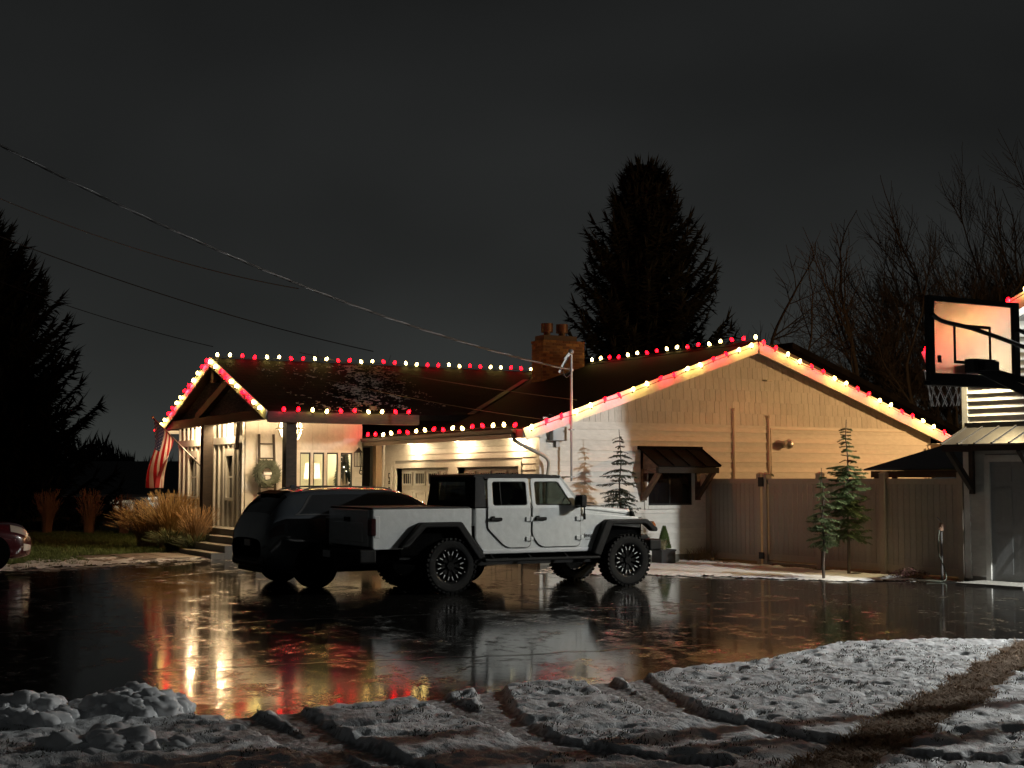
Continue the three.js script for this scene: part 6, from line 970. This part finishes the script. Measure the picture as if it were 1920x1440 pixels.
// ---------------- a lofted car body: rings of eight points (half width, height) along x, nose towards +x
function loft(st, nx = 110, nr = 44) {
  const n = st[0].p.length, curve = (get) => { const c = new THREE.CatmullRomCurve3(st.map((s) => V(s.x, ...get(s))), false, 'catmullrom', 0.3); return c; };
  const lines = Array.from({ length: n }, (_, k) => st.map((s) => [s.x, s.p[k][0], s.p[k][1]]));
  const at = (L, x) => { let i = 0; while (i < L.length - 2 && x > L[i + 1][0]) i++; const a = L[Math.max(i - 1, 0)], b = L[i], c = L[i + 1], d = L[Math.min(i + 2, L.length - 1)], t = clamp((x - b[0]) / (c[0] - b[0]), 0, 1), out = [];
    for (const k of [1, 2]) { const m1 = i ? ((c[k] - a[k]) / (c[0] - a[0])) : (c[k] - b[k]) / (c[0] - b[0]), m2 = i < L.length - 2 ? ((d[k] - b[k]) / (d[0] - b[0])) : (c[k] - b[k]) / (c[0] - b[0]), h = c[0] - b[0], s1 = m1 * h, s2 = m2 * h, t2 = t * t, t3 = t2 * t; out.push((2 * t3 - 3 * t2 + 1) * b[k] + (t3 - 2 * t2 + t) * s1 + (-2 * t3 + 3 * t2) * c[k] + (t3 - t2) * s2); } return out; };
  const ring = (x, u) => { const q = clamp(u, 0, 1) * (n - 1), i = Math.min(n - 2, Math.floor(q)), t = q - i, P = (k) => at(lines[clamp(k, 0, n - 1)], x), a = P(i - 1), b = P(i), c = P(i + 1), d = P(i + 2), f = (k) => { const s1 = 0.5 * (c[k] - a[k]), s2 = 0.5 * (d[k] - b[k]), t2 = t * t, t3 = t2 * t; return (2 * t3 - 3 * t2 + 1) * b[k] + (t3 - 2 * t2 + t) * s1 * 0.7 + (-2 * t3 + 3 * t2) * c[k] + (t3 - t2) * s2 * 0.7; }; return [f(0), f(1)]; };
  const X0 = st[0].x, X1 = st[st.length - 1].x;
  const grid = (xa, xb, ua, ub, nx2, nu, off, s) => { const pos = [], uv = [], idx = []; for (let j = 0; j <= nu; j++) for (let i = 0; i <= nx2; i++) { const v = j / nu, x = lerp(typeof xa === 'function' ? xa(v) : xa, typeof xb === 'function' ? xb(v) : xb, i / nx2), u = lerp(ua, ub, v), [z, y] = ring(x, u), [z2, y2] = ring(x, u + 0.01), [z3, y3] = ring(x, u - 0.01), tz = z2 - z3, ty = y2 - y3, l = Math.hypot(tz, ty) || 1; pos.push(x, y - (tz / l) * off, s * (z + (ty / l) * off)); uv.push(x, u * 3); } for (let j = 0; j < nu; j++) for (let i = 0; i < nx2; i++) { const p = j * (nx2 + 1) + i, q = p + nx2 + 1; if (s > 0) idx.push(p, p + 1, q, p + 1, q + 1, q); else idx.push(p, q, p + 1, p + 1, q, q + 1); } const g = new THREE.BufferGeometry(); g.setAttribute('position', new THREE.Float32BufferAttribute(pos, 3)); g.setAttribute('uv', new THREE.Float32BufferAttribute(uv, 2)); g.setIndex(idx); g.computeVertexNormals(); return g; };
  return { ring, grid, body: () => merge(grid(X0, X1, 0, 1, nx, nr, 0, 1), grid(X0, X1, 0, 1, nx, nr, 0, -1)) };
}
const ST8 = (x, w, y) => ({ x, p: [[0.001, y[0]], [w[0], y[0] + 0.005], [w[1], y[1]], [w[2], y[2]], [w[3], y[3]], [w[4], y[4]], [w[5], y[5]], [0.001, y[6]]] });
{ // ---------------- dark wagon behind the pickup
  const T = thing('dark_suv', 'dark grey sport utility vehicle parked half hidden behind the white pickup', 'car', [7.76, 0, -22.92]), p = (n, g, m, par = T) => part(n, g, m, par), paint = flecks([0.04, 0.047, 0.056], 0.28), chrome = M(0.6, 0.6, 0.6, 0.18, { metalness: 0.95 });
  const B = loft([
    ST8(0.0, [0.55, 0.72, 0.74, 0.7, 0.6, 0.4], [0.44, 0.55, 0.68, 0.76, 0.8, 0.82, 0.83]),
    ST8(0.05, [0.74, 0.88, 0.88, 0.84, 0.7, 0.5], [0.36, 0.5, 0.78, 0.92, 0.97, 0.99, 1.0]),
    ST8(0.13, [0.8, 0.92, 0.92, 0.87, 0.72, 0.52], [0.3, 0.5, 0.84, 1.06, 1.16, 1.19, 1.2]),
    ST8(0.3, [0.82, 0.93, 0.945, 0.9, 0.72, 0.52], [0.27, 0.5, 0.88, 1.17, 1.38, 1.43, 1.45]),
    ST8(0.5, [0.83, 0.935, 0.95, 0.905, 0.71, 0.5], [0.25, 0.5, 0.9, 1.2, 1.52, 1.58, 1.6]),
    ST8(1.1, [0.84, 0.94, 0.955, 0.905, 0.7, 0.48], [0.24, 0.5, 0.9, 1.2, 1.58, 1.645, 1.66]),
    ST8(2.0, [0.84, 0.94, 0.95, 0.9, 0.69, 0.46], [0.24, 0.5, 0.88, 1.17, 1.58, 1.65, 1.67]),
    ST8(2.6, [0.84, 0.94, 0.95, 0.9, 0.69, 0.46], [0.24, 0.5, 0.87, 1.14, 1.53, 1.6, 1.62]),
    ST8(3.1, [0.84, 0.935, 0.945, 0.89, 0.72, 0.5], [0.24, 0.5, 0.86, 1.11, 1.33, 1.38, 1.4]),
    ST8(3.5, [0.84, 0.93, 0.94, 0.86, 0.74, 0.52], [0.24, 0.5, 0.84, 1.04, 1.1, 1.12, 1.13]),
    ST8(4.3, [0.8, 0.9, 0.9, 0.82, 0.68, 0.45], [0.25, 0.48, 0.78, 0.95, 1.0, 1.03, 1.04]),
    ST8(4.62, [0.68, 0.8, 0.8, 0.7, 0.55, 0.36], [0.28, 0.45, 0.66, 0.8, 0.86, 0.9, 0.91]),
    ST8(4.74, [0.4, 0.5, 0.5, 0.45, 0.35, 0.25], [0.34, 0.45, 0.55, 0.62, 0.66, 0.68, 0.69]),
  ]);
  p('body', B.body(), paint);
  for (const s of [1, -1]) {
    p('side_glass', B.grid((v) => lerp(0.56, 0.9, Math.pow(v, 0.8)), (v) => lerp(3.3, 2.78, v), 4.1 / 7, 4.86 / 7, 40, 10, 0.004, s), MP(0.02, 0.022, 0.024, 0.04, { clearcoat: 1 }));
    p('window_trim', B.grid(0.54, 3.32, 4.02 / 7, 4.1 / 7, 40, 2, 0.007, s), chrome); p('window_trim', B.grid((v) => lerp(0.52, 0.86, Math.pow(v, 0.8)), (v) => lerp(0.57, 0.91, Math.pow(v, 0.8)), 4.05 / 7, 4.9 / 7, 2, 12, 0.007, s), chrome);
    for (const [x, r2] of [[0.92, 0.41], [3.75, 0.4]]) p('wheel_arch', new THREE.RingGeometry(0.34, r2, 30, 1, -0.25, 3.64).translate(x, 0.35, 0).applyMatrix4(new THREE.Matrix4().makeScale(1, 1, s)).translate(0, 0, s * 0.957), bp2());
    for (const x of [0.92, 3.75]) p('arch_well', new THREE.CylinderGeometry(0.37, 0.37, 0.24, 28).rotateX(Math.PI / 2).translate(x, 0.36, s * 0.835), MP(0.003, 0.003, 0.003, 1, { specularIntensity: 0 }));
    p('tail_lamp', B.grid(0.08, 0.34, 3.05 / 7, 3.6 / 7, 8, 4, 0.006, s), MP(0.03, 0.002, 0.002, 0.15, { clearcoat: 0.5 }));
    p('door_mirror', merge(new THREE.SphereGeometry(0.11, 14, 10).scale(0.8, 0.75, 1.1).translate(3.0, 1.2, s * 1.0)), paint);
    p('roof_bar', tube([[0.75, 1.6, s * 0.6], [0.9, 1.66, s * 0.58], [2.3, 1.66, s * 0.57], [2.45, 1.62, s * 0.57]], 0.014, 24, 6), M(0.1, 0.1, 0.1, 0.3, { metalness: 0.8 }));
  }
  p('rear_glass', B.grid(0.16, 0.46, 5.0 / 7, 1, 8, 8, 0.004, 1), darkGlass); p('rear_glass', B.grid(0.16, 0.46, 5.0 / 7, 1, 8, 8, 0.004, -1), darkGlass);
  p('windscreen', merge(B.grid(2.72, 3.44, 5.0 / 7, 1, 10, 8, 0.004, 1), B.grid(2.72, 3.44, 5.0 / 7, 1, 10, 8, 0.004, -1)), MP(0.02, 0.022, 0.022, 0.03, { clearcoat: 1 }));
  p('spoiler', ext(roundPoly([[0.34, 1.57], [0.58, 1.63], [0.62, 1.6], [0.4, 1.54]], 0.02), -0.5, 0.5, 0.015), MP(0.004, 0.004, 0.004, 0.95, { specularIntensity: 0.05 }));
  p('aerial_fin', ext(roundPoly([[0.78, 1.65], [0.82, 1.66], [1.0, 1.65], [0.84, 1.72], [0.79, 1.715]], 0.01), -0.02, 0.02, 0.006), paint);
  p('rear_bumper', merge(rbox(0.2, 0.16, 1.7, 0.06).translate(0.12, 0.42, 0), rbox(0.14, 0.1, 1.3, 0.03).translate(0.14, 0.3, 0)), blackPlastic); p('number_plate', rbox(0.012, 0.11, 0.3, 0.004).translate(0.02, 0.74, 0), M(0.3, 0.3, 0.3, 0.5));
  const look = { spokes: 5, rim: M(0.06, 0.06, 0.065, 0.35, { metalness: 0.7 }), accent: M(0.1, 0.1, 0.1, 0.3, { metalness: 0.8 }) };
  for (const x of [0.92, 3.75]) for (const s of [1, -1]) makeWheel(T, x, 0.355, s * 0.845, 0.355, 0.235, 0.25, s, look);
}
function bp2() { return blackPlastic; }
{ // ---------------- nose of a red car at the left edge
  const T = thing('red_car', 'red car whose nose and front wheel enter at the left edge', 'car', [1.02, 0, -30.15]), p = (n, g, m, par = T) => part(n, g, m, par), paint = flecks([0.055, 0.0035, 0.007], 0.25);
  const B = loft([
    ST8(0.0, [0.5, 0.65, 0.68, 0.6, 0.5, 0.3], [0.4, 0.5, 0.65, 0.8, 0.86, 0.9, 0.92]), ST8(0.15, [0.76, 0.84, 0.84, 0.78, 0.64, 0.44], [0.28, 0.48, 0.78, 0.94, 1.0, 1.02, 1.03]), ST8(0.9, [0.8, 0.87, 0.88, 0.82, 0.62, 0.42], [0.22, 0.48, 0.8, 0.98, 1.3, 1.36, 1.37]), ST8(1.8, [0.8, 0.88, 0.89, 0.83, 0.6, 0.4], [0.2, 0.46, 0.8, 0.97, 1.38, 1.43, 1.45]), ST8(2.6, [0.8, 0.88, 0.89, 0.83, 0.6, 0.4], [0.2, 0.46, 0.8, 0.96, 1.3, 1.36, 1.37]), ST8(3.3, [0.8, 0.87, 0.88, 0.8, 0.66, 0.45], [0.2, 0.46, 0.78, 0.93, 0.98, 1.0, 1.01]), ST8(4.05, [0.77, 0.84, 0.84, 0.74, 0.6, 0.4], [0.22, 0.44, 0.7, 0.86, 0.91, 0.94, 0.95]), ST8(4.32, [0.64, 0.76, 0.76, 0.66, 0.5, 0.33], [0.25, 0.42, 0.62, 0.76, 0.82, 0.85, 0.86]), ST8(4.45, [0.42, 0.56, 0.58, 0.5, 0.36, 0.24], [0.28, 0.42, 0.55, 0.62, 0.65, 0.67, 0.68]),
  ], 80, 40);
  p('body', B.body(), paint);
  for (const s of [1, -1]) {
    p('headlight', B.grid(4.0, 4.36, 3.3 / 7, 4.35 / 7, 10, 6, 0.006, s), MP(0.4, 0.38, 0.34, 0.2, { clearcoat: 1 })); p('fog_light', B.grid(4.26, 4.43, 1.75 / 7, 2.45 / 7, 6, 6, 0.006, s), MP(0.7, 0.68, 0.62, 0.2, { clearcoat: 1 }));
    p('side_glass', B.grid(1.0, 2.85, 4.15 / 7, 4.85 / 7, 24, 8, 0.004, s), darkGlass);
    for (const x of [0.8, 3.62]) { p('arch_well', new THREE.CylinderGeometry(0.37, 0.37, 0.24, 28).rotateX(Math.PI / 2).translate(x, 0.34, s * 0.78), MP(0.003, 0.003, 0.003, 1, { specularIntensity: 0 })); makeWheel(T, x, 0.33, s * 0.79, 0.33, 0.22, 0.22, s, { spokes: 7, rim: M(0.05, 0.05, 0.05, 0.4, { metalness: 0.6 }), accent: M(0.08, 0.08, 0.08, 0.4, { metalness: 0.6 }) }); }
  }
  p('windscreen', merge(B.grid(2.7, 3.26, 5 / 7, 1, 8, 6, 0.004, 1), B.grid(2.7, 3.26, 5 / 7, 1, 8, 6, 0.004, -1)), darkGlass); p('bumper_grille', rbox(0.05, 0.14, 0.9, 0.02).translate(4.43, 0.4, 0), blackPlastic);
}
camera.updateProjectionMatrix();
renderer.render(scene, camera);
